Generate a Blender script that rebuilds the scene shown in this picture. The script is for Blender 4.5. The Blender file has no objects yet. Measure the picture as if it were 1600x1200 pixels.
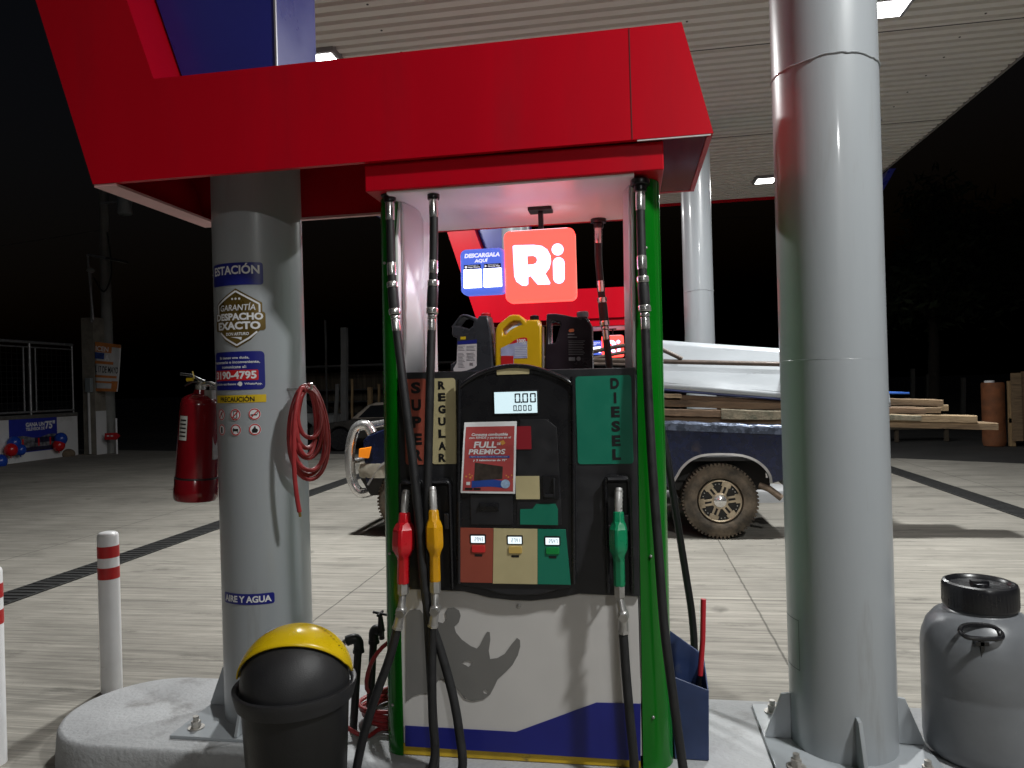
import bpy, bmesh, math, random
from mathutils import Vector, Matrix
random.seed(7)
SC = bpy.context.scene
COL = SC.collection
rad = math.radians
# ------------------------------------------------------------------ camera
F = 1120.0; YAW = rad(9.35); PIT = rad(0.14); ROL = rad(1.62); CZ = 1.6
_c, _s = math.cos, math.sin
_r = Vector((_c(YAW), _s(YAW), 0)); _f = Vector((-_s(YAW), _c(YAW), 0)); _u = Vector((0, 0, 1))
_f2 = _c(PIT)*_f + _s(PIT)*_u; _u2 = _c(PIT)*_u - _s(PIT)*_f
_r3 = _c(ROL)*_r - _s(ROL)*_u2; _u3 = _c(ROL)*_u2 + _s(ROL)*_r
cam = bpy.data.cameras.new('camera'); camo = bpy.data.objects.new('camera', cam); COL.objects.link(camo)
cam.sensor_fit = 'HORIZONTAL'; cam.sensor_width = 36.0; cam.lens = 36.0*F/1600.0
cam.clip_start = 0.05; cam.clip_end = 2000
m = Matrix.Identity(4)
for i, v in enumerate((_r3, _u3, -_f2)):
    for k in range(3): m[k][i] = v[k]
m[2][3] = CZ
camo.matrix_world = m
SC.camera = camo
# ------------------------------------------------------------------ world, exposure
W = bpy.data.worlds.new('World'); SC.world = W; W.use_nodes = True
nt = W.node_tree; bg = nt.nodes['Background']
sky = nt.nodes.new('ShaderNodeTexSky'); sky.sky_type = 'NISHITA'; sky.sun_disc = False
sky.sun_elevation = rad(-3.8); sky.sun_rotation = rad(200); sky.air_density = 1.0; sky.dust_density = 2.0
nt.links.new(sky.outputs[0], bg.inputs[0]); bg.inputs[1].default_value = 0.15
SC.view_settings.view_transform = 'Standard'; SC.view_settings.look = 'None'
SC.view_settings.exposure = 0.0; SC.view_settings.gamma = 1.0; SC.view_settings.use_curve_mapping = False
SC.render.engine = 'CYCLES'
SC.cycles.use_denoising = True; SC.cycles.max_bounces = 7; SC.cycles.sample_clamp_indirect = 4.0
SC.cycles.caustics_reflective = False; SC.cycles.caustics_refractive = False
LAMP_W = 300.0        # each canopy floodlight
LAMPS = [(2.5, 0.95, 0.88), (-2.98, 6.88, 1.05), (2.43, 7.05, 1.0), (2.36, 12.7, 0.45), (-2.98, 12.7, 0.62), (2.43, -5.2, 0.62)]
SOF = 5.0             # underside of the canopy

# ------------------------------------------------------------------ photo geometry helpers
def ray(px, py): return (px-800)/F*_r3 + (600-py)/F*_u3 + _f2
CAM = Vector((0, 0, CZ))
def atY(px, py, y): d = ray(px, py); return CAM + d*(y/d.y)
def atZ(px, py, z): d = ray(px, py); return CAM + d*((z-CZ)/d.z)
def atX(px, py, x): d = ray(px, py); return CAM + d*(x/d.x)
def xz(px, py, y): p = atY(px, py, y); return (p.x, p.z)
def polyY(pts, y): return [xz(a, b, y) for a, b in pts]
def rectY(x0, y0, x1, y1, y):
    xm, ym = (x0+x1)/2, (y0+y1)/2
    return (xz(x0, ym, y)[0], xz(x1, ym, y)[0], xz(xm, y1, y)[1], xz(xm, y0, y)[1])   # X0 X1 Z0 Z1

# ------------------------------------------------------------------ materials
MATS = {}
def mat(name, col, rough=0.5, metal=0.0, var=0.0, vs=8.0, rvar=0.0, bump=0.0, bs=60.0, coat=0.0, emit=None, es=0.0,
        spec=0.5, dirt=None, dirt_s=2.0, dirt_lo=0.5, dirt_hi=0.7, stretch=None, scr=0.0):
    if name in MATS: return MATS[name]
    M = bpy.data.materials.new(name); M.use_nodes = True; MATS[name] = M
    T = M.node_tree; N = T.nodes; L = T.links; P = N['Principled BSDF']
    P.inputs['Base Color'].default_value = (*col, 1); P.inputs['Roughness'].default_value = rough
    P.inputs['Metallic'].default_value = metal; P.inputs['Specular IOR Level'].default_value = spec
    P.inputs['Coat Weight'].default_value = coat; P.inputs['Coat Roughness'].default_value = 0.08
    if emit:
        P.inputs['Emission Color'].default_value = (*emit, 1); P.inputs['Emission Strength'].default_value = es
    if var or rvar or bump or dirt:
        tc = N.new('ShaderNodeTexCoord'); src = tc.outputs['Object']
        if stretch:
            mp = N.new('ShaderNodeMapping'); mp.inputs['Scale'].default_value = stretch
            L.new(src, mp.inputs[0]); src = mp.outputs[0]
    colsock = None
    if var or rvar:
        n = N.new('ShaderNodeTexNoise'); n.inputs['Scale'].default_value = vs; n.inputs['Detail'].default_value = 5
        L.new(src, n.inputs['Vector'])
        if var:
            rp = N.new('ShaderNodeMapRange'); rp.inputs[1].default_value = 0.3; rp.inputs[2].default_value = 0.7
            rp.inputs[3].default_value = 1-var; rp.inputs[4].default_value = 1+var
            L.new(n.outputs[0], rp.inputs[0])
            mx = N.new('ShaderNodeMix'); mx.data_type = 'RGBA'; mx.blend_type = 'MULTIPLY'; mx.inputs[0].default_value = 1
            mx.inputs[6].default_value = (*col, 1); L.new(rp.outputs[0], mx.inputs[7]); colsock = mx.outputs[2]
        if rvar:
            rr = N.new('ShaderNodeMapRange'); rr.inputs[1].default_value = 0.3; rr.inputs[2].default_value = 0.7
            rr.inputs[3].default_value = max(0.02, rough-rvar); rr.inputs[4].default_value = min(1, rough+rvar)
            L.new(n.outputs[0], rr.inputs[0]); L.new(rr.outputs[0], P.inputs['Roughness'])
    if dirt:
        n2 = N.new('ShaderNodeTexNoise'); n2.inputs['Scale'].default_value = dirt_s; n2.inputs['Detail'].default_value = 9
        n2.inputs['Roughness'].default_value = 0.65
        L.new(src, n2.inputs['Vector'])
        rp = N.new('ShaderNodeMapRange'); rp.inputs[1].default_value = dirt_lo; rp.inputs[2].default_value = dirt_hi
        L.new(n2.outputs[0], rp.inputs[0])
        mx = N.new('ShaderNodeMix'); mx.data_type = 'RGBA'; L.new(rp.outputs[0], mx.inputs[0])
        if colsock: L.new(colsock, mx.inputs[6])
        else: mx.inputs[6].default_value = (*col, 1)
        mx.inputs[7].default_value = (*dirt, 1); colsock = mx.outputs[2]
    if colsock: L.new(colsock, P.inputs['Base Color'])
    if bump:
        n3 = N.new('ShaderNodeTexNoise'); n3.inputs['Scale'].default_value = bs; n3.inputs['Detail'].default_value = 4
        L.new(src, n3.inputs['Vector'])
        b = N.new('ShaderNodeBump'); b.inputs['Strength'].default_value = bump; b.inputs['Distance'].default_value = 0.01
        L.new(n3.outputs[0], b.inputs['Height']); L.new(b.outputs[0], P.inputs['Normal'])
    return M
def concrete_mat():
    M = bpy.data.materials.new('brushed_concrete'); M.use_nodes = True
    T = M.node_tree; N = T.nodes; L = T.links; P = N['Principled BSDF']
    tc = N.new('ShaderNodeTexCoord'); o = tc.outputs['Object']
    def noise(scale, sc, det=6, ro=0.6):
        mp = N.new('ShaderNodeMapping'); mp.inputs['Scale'].default_value = sc; L.new(o, mp.inputs[0])
        n = N.new('ShaderNodeTexNoise'); n.inputs['Scale'].default_value = scale; n.inputs['Detail'].default_value = det
        n.inputs['Roughness'].default_value = ro; L.new(mp.outputs[0], n.inputs['Vector']); return n.outputs[0]
    def mr(s, a, b, c, d):
        r = N.new('ShaderNodeMapRange'); L.new(s, r.inputs[0])
        for i, v in enumerate((a, b, c, d)): r.inputs[i+1].default_value = v
        return r.outputs[0]
    def mul(a, b):
        x = N.new('ShaderNodeMath'); x.operation = 'MULTIPLY'; L.new(a, x.inputs[0]); L.new(b, x.inputs[1]); return x.outputs[0]
    broom = mr(noise(4, (0.22, 6, 1), 8, 0.72), 0.32, 0.68, 0.58, 1.30)
    broom2 = mr(noise(3, (0.7, 34, 1), 4, 0.7), 0.3, 0.7, 0.74, 1.2)
    cloud = mr(noise(0.55, (1, 1, 1), 8, 0.62), 0.3, 0.7, 0.74, 1.2)
    stain = mr(noise(1.7, (1, 2.6, 1), 8, 0.7), 0.57, 0.74, 1.0, 0.42)
    def vor(scale, lo, hi, dark):
        v = N.new('ShaderNodeTexVoronoi'); v.inputs['Scale'].default_value = scale
        mp = N.new('ShaderNodeMapping'); L.new(o, mp.inputs[0])
        n = N.new('ShaderNodeTexNoise'); n.inputs['Scale'].default_value = 5; L.new(o, n.inputs['Vector'])
        vm = N.new('ShaderNodeVectorMath'); vm.operation = 'MULTIPLY_ADD'; vm.inputs[1].default_value = (0.25, 0.25, 0); L.new(n.outputs[1], vm.inputs[0]); L.new(mp.outputs[0], vm.inputs[2])
        L.new(vm.outputs[0], v.inputs['Vector']); return mr(v.outputs['Distance'], lo, hi, dark, 1.0)
    spots = mul(vor(1.1, 0.03, 0.10, 0.55), vor(3.7, 0.02, 0.06, 0.6))
    tyre = mr(noise(0.9, (0.10, 2.2, 1), 5, 0.55), 0.60, 0.72, 1.0, 0.62)
    fac = mul(mul(mul(broom, broom2), mul(cloud, stain)), mul(spots, tyre))
    # expansion joints, worn dark lines in the slab
    sep = N.new('ShaderNodeSeparateXYZ'); L.new(o, sep.inputs[0])
    wob = N.new('ShaderNodeMath'); wob.operation = 'MULTIPLY_ADD'; wob.inputs[1].default_value = 0.02; wob.inputs[2].default_value = -0.01
    L.new(noise(6, (1, 1, 1), 3), wob.inputs[0])
    for axis, vals in ((0, JX), (1, JY)):
        ad = N.new('ShaderNodeMath'); L.new(sep.outputs[axis], ad.inputs[0]); L.new(wob.outputs[0], ad.inputs[1])
        for v in vals:
            d = N.new('ShaderNodeMath'); d.operation = 'SUBTRACT'; L.new(ad.outputs[0], d.inputs[0]); d.inputs[1].default_value = v
            a = N.new('ShaderNodeMath'); a.operation = 'ABSOLUTE'; L.new(d.outputs[0], a.inputs[0])
            fac = mul(fac, mr(a.outputs[0], 0.003, 0.010, 0.45, 1.0))
    mx = N.new('ShaderNodeMix'); mx.data_type = 'RGBA'; mx.blend_type = 'MULTIPLY'; mx.inputs[0].default_value = 1
    mx.inputs[6].default_value = (0.292, 0.275, 0.242, 1); L.new(fac, mx.inputs[7]); L.new(mx.outputs[2], P.inputs['Base Color'])
    P.inputs['Roughness'].default_value = 0.85; P.inputs['Specular IOR Level'].default_value = 0.25
    b = N.new('ShaderNodeBump'); b.inputs['Strength'].default_value = 0.35; b.inputs['Distance'].default_value = 0.01
    L.new(broom2, b.inputs['Height']); L.new(b.outputs[0], P.inputs['Normal'])
    return M
_j1 = atZ(1126, 850, 0).x; _j2 = atZ(600, 887, 0).x
JX = [_j1, _j2, _j1+4.1, _j2-4.0, _j2-8.0]
JY = [atZ(300, 920, 0).y + 0.0, 8.9, 12.2, 1.2]

# ------------------------------------------------------------------ mesh helpers
class MB:
    def __init__(s): s.v = []; s.f = []
    def add(s, vs, fs):
        n = len(s.v); s.v += [tuple(v) for v in vs]; s.f += [tuple(i+n for i in f) for f in fs]; return s
    def box(s, x0, x1, y0, y1, z0, z1, M=None):
        vs = [Vector((x, y, z)) for z in (z0, z1) for y in (y0, y1) for x in (x0, x1)]
        if M: vs = [M @ v for v in vs]
        return s.add(vs, [(0, 2, 3, 1), (4, 5, 7, 6), (0, 1, 5, 4), (2, 6, 7, 3), (0, 4, 6, 2), (1, 3, 7, 5)])
    def tube(s, pts, r, n=14, caps=True, closed=False):
        pts = [Vector(p) for p in pts]; m = len(pts)
        rs = r if isinstance(r, (list, tuple)) else [r]*m
        T = []
        for i in range(m):
            a = pts[i-1] if (i or closed) else pts[i]; b = pts[(i+1) % m] if (i < m-1 or closed) else pts[i]
            t = (b-a); T.append(t.normalized() if t.length > 1e-9 else Vector((0, 0, 1)))
        up = Vector((0, 0, 1)) if abs(T[0].z) < 0.9 else Vector((1, 0, 0))
        nrm = T[0].cross(up).normalized(); vs = []
        for i in range(m):
            if i:
                nrm = nrm - T[i]*nrm.dot(T[i]); nrm = nrm.normalized() if nrm.length > 1e-6 else T[i].orthogonal().normalized()
            bn = T[i].cross(nrm)
            for k in range(n):
                a = 2*math.pi*k/n; vs.append(pts[i] + rs[i]*(_c(a)*nrm + _s(a)*bn))
        fs = []
        for i in range(m if closed else m-1):
            j = (i+1) % m
            for k in range(n): fs.append((i*n+k, i*n+(k+1) % n, j*n+(k+1) % n, j*n+k))
        if caps and not closed: fs.append(tuple(range(n-1, -1, -1))); fs.append(tuple((m-1)*n+k for k in range(n)))
        return s.add(vs, fs)
    def cyl(s, a, b, r, r2=None, n=24): return s.tube([a, b], [r, r if r2 is None else r2], n)
    def lathe(s, prof, c=(0, 0, 0), n=32, M=None):
        # prof: (radius, z) from bottom to top
        vs = []; c = Vector(c)
        for (r, z) in prof:
            for k in range(n):
                a = 2*math.pi*k/n; p = Vector((r*_c(a), r*_s(a), z)); vs.append((M @ p if M else p) + c)
        fs = []
        for i in range(len(prof)-1):
            for k in range(n): fs.append((i*n+k, i*n+(k+1) % n, (i+1)*n+(k+1) % n, (i+1)*n+k))
        if prof[0][0] > 1e-6: fs.append(tuple(range(n-1, -1, -1)))
        if prof[-1][0] > 1e-6: fs.append(tuple((len(prof)-1)*n+k for k in range(n)))
        return s.add(vs, fs)
    def ball(s, c, r, n=16, sc=(1, 1, 1)):
        prof = [(max(1e-7, r*_s(math.pi*i/n)), -r*_c(math.pi*i/n)) for i in range(n+1)]
        return s.lathe(prof, c, n*2, Matrix.Diagonal((*sc, 1)))
    def loft(s, secs, n=None):
        # secs: list of rings (equal length lists of points)
        n = len(secs[0]); vs = [p for r in secs for p in r]; fs = []
        for i in range(len(secs)-1):
            for k in range(n): fs.append((i*n+k, i*n+(k+1) % n, (i+1)*n+(k+1) % n, (i+1)*n+k))
        fs.append(tuple(range(n-1, -1, -1))); fs.append(tuple((len(secs)-1)*n+k for k in range(n)))
        return s.add(vs, fs)
    def grid(s, fn, nu, nv):
        vs = [fn(i/nu, j/nv) for j in range(nv+1) for i in range(nu+1)]
        return s.add(vs, [(j*(nu+1)+i, j*(nu+1)+i+1, (j+1)*(nu+1)+i+1, (j+1)*(nu+1)+i) for j in range(nv) for i in range(nu)])
    def shape(s, polys, half, y0, bevel=0.0, fn=None, smooth=0):
        vs, fs = extrude2d(polys, half, bevel, smooth)
        f = fn or (lambda u, v, w: (u, y0-w, v))
        return s.add([f(*v) for v in vs], fs)
    def text(s, st, x0, x1, z0, z1, y0, bold=0.02, shear=0.0, fn=None, lift=0.0, keep=False, space=1.0):
        vs, fs = text2d(st, bold, shear, space)
        xs = [v[0] for v in vs]; ys = [v[1] for v in vs]; a0, a1, b0, b1 = min(xs), max(xs), min(ys), max(ys)
        kx = (x1-x0)/(a1-a0); kz = (z1-z0)/(b1-b0); ox = 0
        if keep: kx = min(kx, kz*1.15); ox = ((x1-x0)-kx*(a1-a0))/2
        f = fn or (lambda u, v, w: (u, y0-w, v))
        return s.add([f(x0+ox+(v[0]-a0)*kx, z0+(v[1]-b0)*kz, lift) for v in vs], fs)
    def build(s, name, mt, parent=None, smooth=True, bevel=0.0, ang=38, seg=2, loc=None, solid=0.0, local=False):
        o = Vector((0, 0, 0))
        if parent and not local:
            q = parent
            while q: o += q.location; q = q.parent
        L0 = Vector(loc) if loc is not None else Vector((0, 0, 0))
        if loc is not None: o += L0
        me = bpy.data.meshes.new(name); me.from_pydata([tuple(Vector(v)-o) for v in s.v], [], s.f); me.validate()
        me.materials.append(mt)
        if smooth:
            me.polygons.foreach_set('use_smooth', [True]*len(me.polygons))
            me.set_sharp_from_angle(angle=rad(ang))
        ob = bpy.data.objects.new(name, me); COL.objects.link(ob); ob.location = L0
        if parent: ob.parent = parent
        if solid:
            md = ob.modifiers.new('solid', 'SOLIDIFY'); md.thickness = solid; md.offset = 0
        if bevel:
            md = ob.modifiers.new('bevel', 'BEVEL'); md.width = bevel; md.segments = seg; md.limit_method = 'ANGLE'
            md.angle_limit = rad(40); md.harden_normals = False
        return ob
def _curve_mesh(cu):
    ob = bpy.data.objects.new('tmp', cu); me = bpy.data.meshes.new_from_object(ob)
    vs = [tuple(v.co) for v in me.vertices]; fs = [tuple(p.vertices) for p in me.polygons]
    bpy.data.objects.remove(ob); bpy.data.meshes.remove(me); bpy.data.curves.remove(cu)
    return vs, fs
def extrude2d(polys, half, bevel=0.0, smooth=0):
    cu = bpy.data.curves.new('tmp', 'CURVE'); cu.dimensions = '2D'; cu.fill_mode = 'BOTH'; cu.extrude = max(0.0, half-bevel)
    cu.bevel_depth = bevel; cu.bevel_resolution = 2; cu.offset = -bevel
    for p in polys:
        if smooth: p = spline([(a, b, 0) for a, b in p], smooth, True)
        sp = cu.splines.new('POLY'); sp.points.add(len(p)-1); sp.use_cyclic_u = True
        for q, a in zip(sp.points, p): q.co = (a[0], a[1], 0, 1)
    return _curve_mesh(cu)
_TX = {}
def text2d(st, bold=0.02, shear=0.0, space=1.0):
    k = (st, bold, shear, space)
    if k not in _TX:
        cu = bpy.data.curves.new('tmp', 'FONT'); cu.body = st; cu.size = 1; cu.offset = bold; cu.shear = shear
        cu.resolution_u = 3; cu.space_character = space; cu.dimensions = '2D'; cu.fill_mode = 'FRONT'
        cu.align_x = 'CENTER'
        _TX[k] = _curve_mesh(cu)
    return _TX[k]
def spline(pts, n=8, closed=False):
    P = [Vector(p) for p in pts]; m = len(P); out = []
    for i in range(m if closed else m-1):
        a = P[i-1] if (i or closed) else P[0]; b = P[i]; c = P[(i+1) % m]; d = P[(i+2) % m] if (i+2 < m or closed) else P[-1]
        for k in range(n):
            t = k/n; out.append(0.5*((2*b)+(c-a)*t+(2*a-5*b+4*c-d)*t*t+(3*b-a-3*c+d)*t**3))
    if not closed: out.append(P[-1])
    return out
def rrect(x0, x1, z0, z1, r, n=5):
    out = []
    for cx, cz, a0 in ((x1-r, z1-r, 0), (x0+r, z1-r, 90), (x0+r, z0+r, 180), (x1-r, z0+r, 270)):
        for k in range(n+1):
            a = rad(a0+90*k/n); out.append((cx+r*_c(a), cz+r*_s(a)))
    return out
def circ(cx, cz, r, n=28): return [(cx+r*_c(2*math.pi*k/n), cz+r*_s(2*math.pi*k/n)) for k in range(n)]
def thing(name, label, cat, loc=(0, 0, 0), group=None):
    o = bpy.data.objects.new(name, None); COL.objects.link(o); o.location = loc; o.empty_display_size = 0.1
    o['label'] = label; o['category'] = cat
    if group: o['group'] = group
    return o
def tag(o, label, cat, group=None):
    o['label'] = label; o['category'] = cat
    if group: o['group'] = group
    return o
def struct(o): o['kind'] = 'structure'; return o
def copy_tree(o, parent=None, off=None):
    c = o.copy(); COL.objects.link(c)
    if parent: c.parent = parent
    if off is not None: c.location = o.location + Vector(off)
    for ch in list(o.children):
        copy_tree(ch, c)
    return c

# palette
RED = mat('red_panel_paint', (0.50, 0.0015, 0.012), 0.36, var=0.05, vs=1.3, bump=0.02, bs=3, spec=0.14, dirt=(0.40, 0.006, 0.016), dirt_s=1.2, dirt_lo=0.5, dirt_hi=0.8, stretch=(3, 3, 0.5))
BLUE = mat('blue_panel_paint', (0.022, 0.028, 0.24), 0.30, var=0.05, vs=3, rvar=0.05)
GREEN = mat('green_panel_paint', (0.002, 0.135, 0.006), 0.22, var=0.05, vs=5, rvar=0.06)
GREY = mat('grey_gloss_enamel', (0.31, 0.33, 0.35), 0.36, var=0.04, vs=1.5, bump=0.04, bs=9, coat=0.35, dirt=(0.25, 0.255, 0.255), dirt_s=5, dirt_lo=0.58, dirt_hi=0.8, stretch=(3, 3, 0.35))
WHITE = mat('white_sheet_enamel', (0.88, 0.86, 0.88), 0.32, var=0.02, vs=4)
DWHITE = mat('dispenser_white_panel', (0.58, 0.56, 0.545), 0.38, var=0.04, vs=5, rvar=0.06, dirt=(0.42, 0.39, 0.36), dirt_s=4, dirt_lo=0.66, dirt_hi=0.9)
BLACK = mat('black_textured_plastic', (0.018, 0.018, 0.021), 0.42, var=0.2, vs=20, rvar=0.08, bump=0.08, bs=300)
BLK2 = mat('black_smooth_plastic', (0.010, 0.010, 0.012), 0.28, rvar=0.08, vs=12)
RUBBER = mat('black_hose_rubber', (0.012, 0.012, 0.0135), 0.55, var=0.25, vs=25, rvar=0.12, bump=0.05, bs=120, dirt=(0.03, 0.028, 0.026), dirt_s=14, dirt_lo=0.6, dirt_hi=0.85)
CHROME = mat('polished_steel', (0.74, 0.73, 0.72), 0.2, 0.85, var=0.1, vs=30, rvar=0.10)
STEEL = mat('dull_cast_metal', (0.42, 0.41, 0.40), 0.38, 0.7, var=0.2, vs=25, rvar=0.12, bump=0.06, bs=80)
CREAM = mat('cream_vinyl', (0.50, 0.43, 0.24), 0.5, var=0.06, vs=10, rvar=0.08, bump=0.05, bs=20)
BRICK = mat('faded_red_vinyl', (0.30, 0.065, 0.04), 0.5, var=0.08, vs=8, rvar=0.08, bump=0.05, bs=20)
TEAL = mat('teal_green_vinyl', (0.006, 0.17, 0.105), 0.42, var=0.06, vs=8, rvar=0.08)
INK = mat('black_vinyl_ink', (0.008, 0.008, 0.009), 0.4, var=0.1)
WINK = mat('white_vinyl_ink', (0.72, 0.72, 0.74), 0.45, var=0.04)
NAVY = mat('navy_vinyl', (0.012, 0.016, 0.19), 0.35, var=0.06, vs=9)
YELLOW = mat('yellow_vinyl', (0.62, 0.42, 0.01), 0.4, var=0.06)
YEL = mat('yellow_gloss_plastic', (0.70, 0.48, 0.006), 0.25, var=0.04, vs=8, rvar=0.06, dirt=(0.35, 0.24, 0.03), dirt_s=9, dirt_lo=0.66, dirt_hi=0.85)
PUREDRED = mat('red_vinyl', (0.52, 0.012, 0.016), 0.4, var=0.05)
WPAINT = mat('white_post_enamel', (0.76, 0.76, 0.77), 0.35, var=0.05, vs=9, rvar=0.08, dirt=(0.45, 0.43, 0.40), dirt_s=5, dirt_lo=0.62, dirt_hi=0.9)

# ================================================================== ground
CONC = concrete_mat()
g = MB().grid(lambda u, v: (-400+800*u, -150+700*v, -0.03), 4, 4).build('ground', mat('dark_earth', (0.055, 0.048, 0.04), 0.95, var=0.4, vs=0.7, bump=0.6, bs=3, dirt=(0.14, 0.11, 0.075), dirt_s=0.25, dirt_lo=0.5, dirt_hi=0.75), smooth=False); struct(g)
ea, eb = atZ(1400, 716, 0), atZ(1590, 724, 0)
sl = (eb.y-ea.y)/(eb.x-ea.x)
g = MB().add([(-21, -9, 0), (14, -9, 0), (14, ea.y+sl*(14-ea.x), 0), (ea.x, ea.y, 0), (-4, 16.2, 0), (-21, 21, 0)], [(0, 1, 2, 3, 4, 5)]).build('forecourt', CONC, smooth=False); struct(g)
g = MB().add([(-60, 16.21, -0.012), (60, 9.0, -0.012), (60, 20.0, -0.012), (-60, 27, -0.012)], [(0, 1, 2, 3)]).build('road', mat('worn_asphalt', (0.026, 0.025, 0.024), 0.9, var=0.3, vs=1.2, bump=0.5, bs=60), smooth=False); struct(g)

KERB = mat('painted_kerb_concrete', (0.36, 0.365, 0.375), 0.7, var=0.14, vs=3.0, bump=0.45, bs=55, dirt=(0.20, 0.195, 0.19), dirt_s=3.5, dirt_lo=0.56, dirt_hi=0.72)
def island(dx, dy):
    yc, hw, x0, x1 = 3.015+dy, 0.365, -2.62+dx, 2.0+dx
    pl = [(x1-hw+hw*_s(rad(a)), yc-hw*_c(rad(a))) for a in range(0, 181, 6)] + [(x0+hw-hw*_s(rad(a)), yc+hw*_c(rad(a))) for a in range(0, 181, 6)]
    b = MB()
    n = len(pl); cy = sum(p[1] for p in pl)/n; cx = (x0+x1)/2
    def ring(z, d):
        out = []
        for i in range(n):
            p = Vector((*pl[i], 0)); t = Vector((*pl[(i+1) % n], 0))-Vector((*pl[i-1], 0)); nn = Vector((t.y, -t.x, 0)).normalized()
            q = p-nn*d; out.append((q.x, q.y, z))
        return out
    b.loft([ring(0.0, -0.006), ring(0.10, 0.0), ring(0.132, 0.004), ring(0.146, 0.013), ring(0.15, 0.028)])
    return struct(b.build('island_pavement', KERB, ang=50))
FX, FY = 0.10, 7.0
island(0, 0); island(FX, FY)

# drains along the canopy edges
def drain(x, y0, y1, label):
    t = thing('drain_grate', label, 'drain', (x, (y0+y1)/2, 0), 'drain grates let into the concrete')
    MB().box(x-0.15, x+0.15, y0, y1, 0.002, 0.006).build('channel', mat('drain_dark', (0.012, 0.012, 0.012), 0.9), t, smooth=False)
    b = MB(); y = y0
    while y < y1:
        b.box(x-0.135, x+0.135, y, y+0.028, 0.006, 0.012); y += 0.085
    b.box(x-0.15, x-0.135, y0, y1, 0.0065, 0.0125); b.box(x+0.135, x+0.15, y0, y1, 0.0065, 0.0125)
    b.build('grating', mat('drain_bars', (0.055, 0.055, 0.055), 0.6, 0.4, var=0.3, vs=20), t, smooth=False)
drain(-5.0, -4, 16.0, 'long black drain grating in the concrete behind the white bollards')
drain(4.31, -4, 13.6, 'long black drain grating in the concrete right of the big grey column')

# ================================================================== canopy
SOFM = mat('offwhite_soffit_sheet', (0.72, 0.70, 0.65), 0.5, var=0.05, vs=0.8, dirt=(0.50, 0.47, 0.42), dirt_s=1.3, dirt_lo=0.6, dirt_hi=0.9, stretch=(0.3, 2, 1))
can = thing('canopy', 'large station canopy with off-white ribbed metal ceiling over the pumps', 'canopy', (-0.4, 4, SOF))
CX0, CX1, CY0, CY1 = -4.78, 4.26, -7.02, 14.03
b = MB(); prof = []; y = CY0; per = 0.155
while y < CY1-0.01:
    prof += [(y, 0), (y+0.088, 0), (y+0.100, 0.058), (y+0.143, 0.058)]; y += per
prof.append((CY1, 0))
vs = []
for (yy, dz) in prof: vs += [(CX0, yy, SOF+dz), (CX1, yy, SOF+dz)]
b.add(vs, [(2*i, 2*i+2, 2*i+3, 2*i+1) for i in range(len(prof)-1)])
b.build('soffit', SOFM, can, smooth=False)
b = MB(); rnd = random.Random(3)
for i in range(120):
    b.cyl((rnd.uniform(CX0, CX1), CY0+per*rnd.randrange(20, 99)+0.05, SOF-0.004), (0, 0, 0) and 0 or (0, 0, 0), 0.001) if False else None
for xj in (-2.2, 0.6, 3.4):
    for k in range(24, 129, 3):
        yy = CY0+per*k+0.04; xx = xj+rnd.uniform(-0.03, 0.03)
        b.cyl((xx, yy, SOF-0.005), (xx, yy, SOF+0.001), 0.011, n=8)
sc_ = b.build('screw', mat('dark_screw', (0.03, 0.028, 0.026), 0.6), can); sc_['kind'] = 'stuff'
b = MB()
for yj in (2.2, 5.0, 7.6, 10.4): b.box(CX0, CX1, yj, yj+0.012, SOF-0.006, SOF-0.001)
b.build('joint', mat('soffit_joint', (0.10, 0.095, 0.085), 0.7), can, smooth=False)
MB().box(CX1-0.006, CX1+0.02, CY0, CY1, SOF-0.012, SOF+0.09).build('edge_flashing', mat('grey_flashing', (0.22, 0.21, 0.20), 0.5, var=0.1), can, smooth=False)
MB().box(CX0, CX1+0.1, CY1+0.004, CY1+0.12, SOF-0.025, SOF+0.8).build('fascia', RED, can, smooth=False)
MB().box(CX1+0.03, CX1+0.15, CY0, CY1, SOF+0.10, SOF+0.9).build('fascia', BLUE, can, smooth=False)
MB().box(CX0-0.12, CX0-0.004, CY0, CY1, SOF+0.06, SOF+0.8).build('fascia', BLUE, can, smooth=False)
MB().add([(CX1+0.03, 12.6, SOF-0.02), (CX1+0.03, CY1, SOF-0.02), (CX1+0.03, CY1, SOF-0.22), (CX1+0.03, 13.2, SOF-0.22), (CX1+0.13, 12.6, SOF-0.02), (CX1+0.13, CY1, SOF-0.02), (CX1+0.13, CY1, SOF-0.22), (CX1+0.13, 13.2, SOF-0.22)], [(0, 1, 2, 3), (7, 6, 5, 4), (0, 3, 7, 4), (3, 2, 6, 7), (1, 5, 6, 2), (0, 4, 5, 1)]).build('corner_fascia', BLUE, can, smooth=False)
MB().box(CX0, CX1, CY0, CY1, SOF+0.55, SOF+0.6).build('roof', mat('roof_sheet', (0.3, 0.3, 0.3), 0.6), can, smooth=False)
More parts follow.
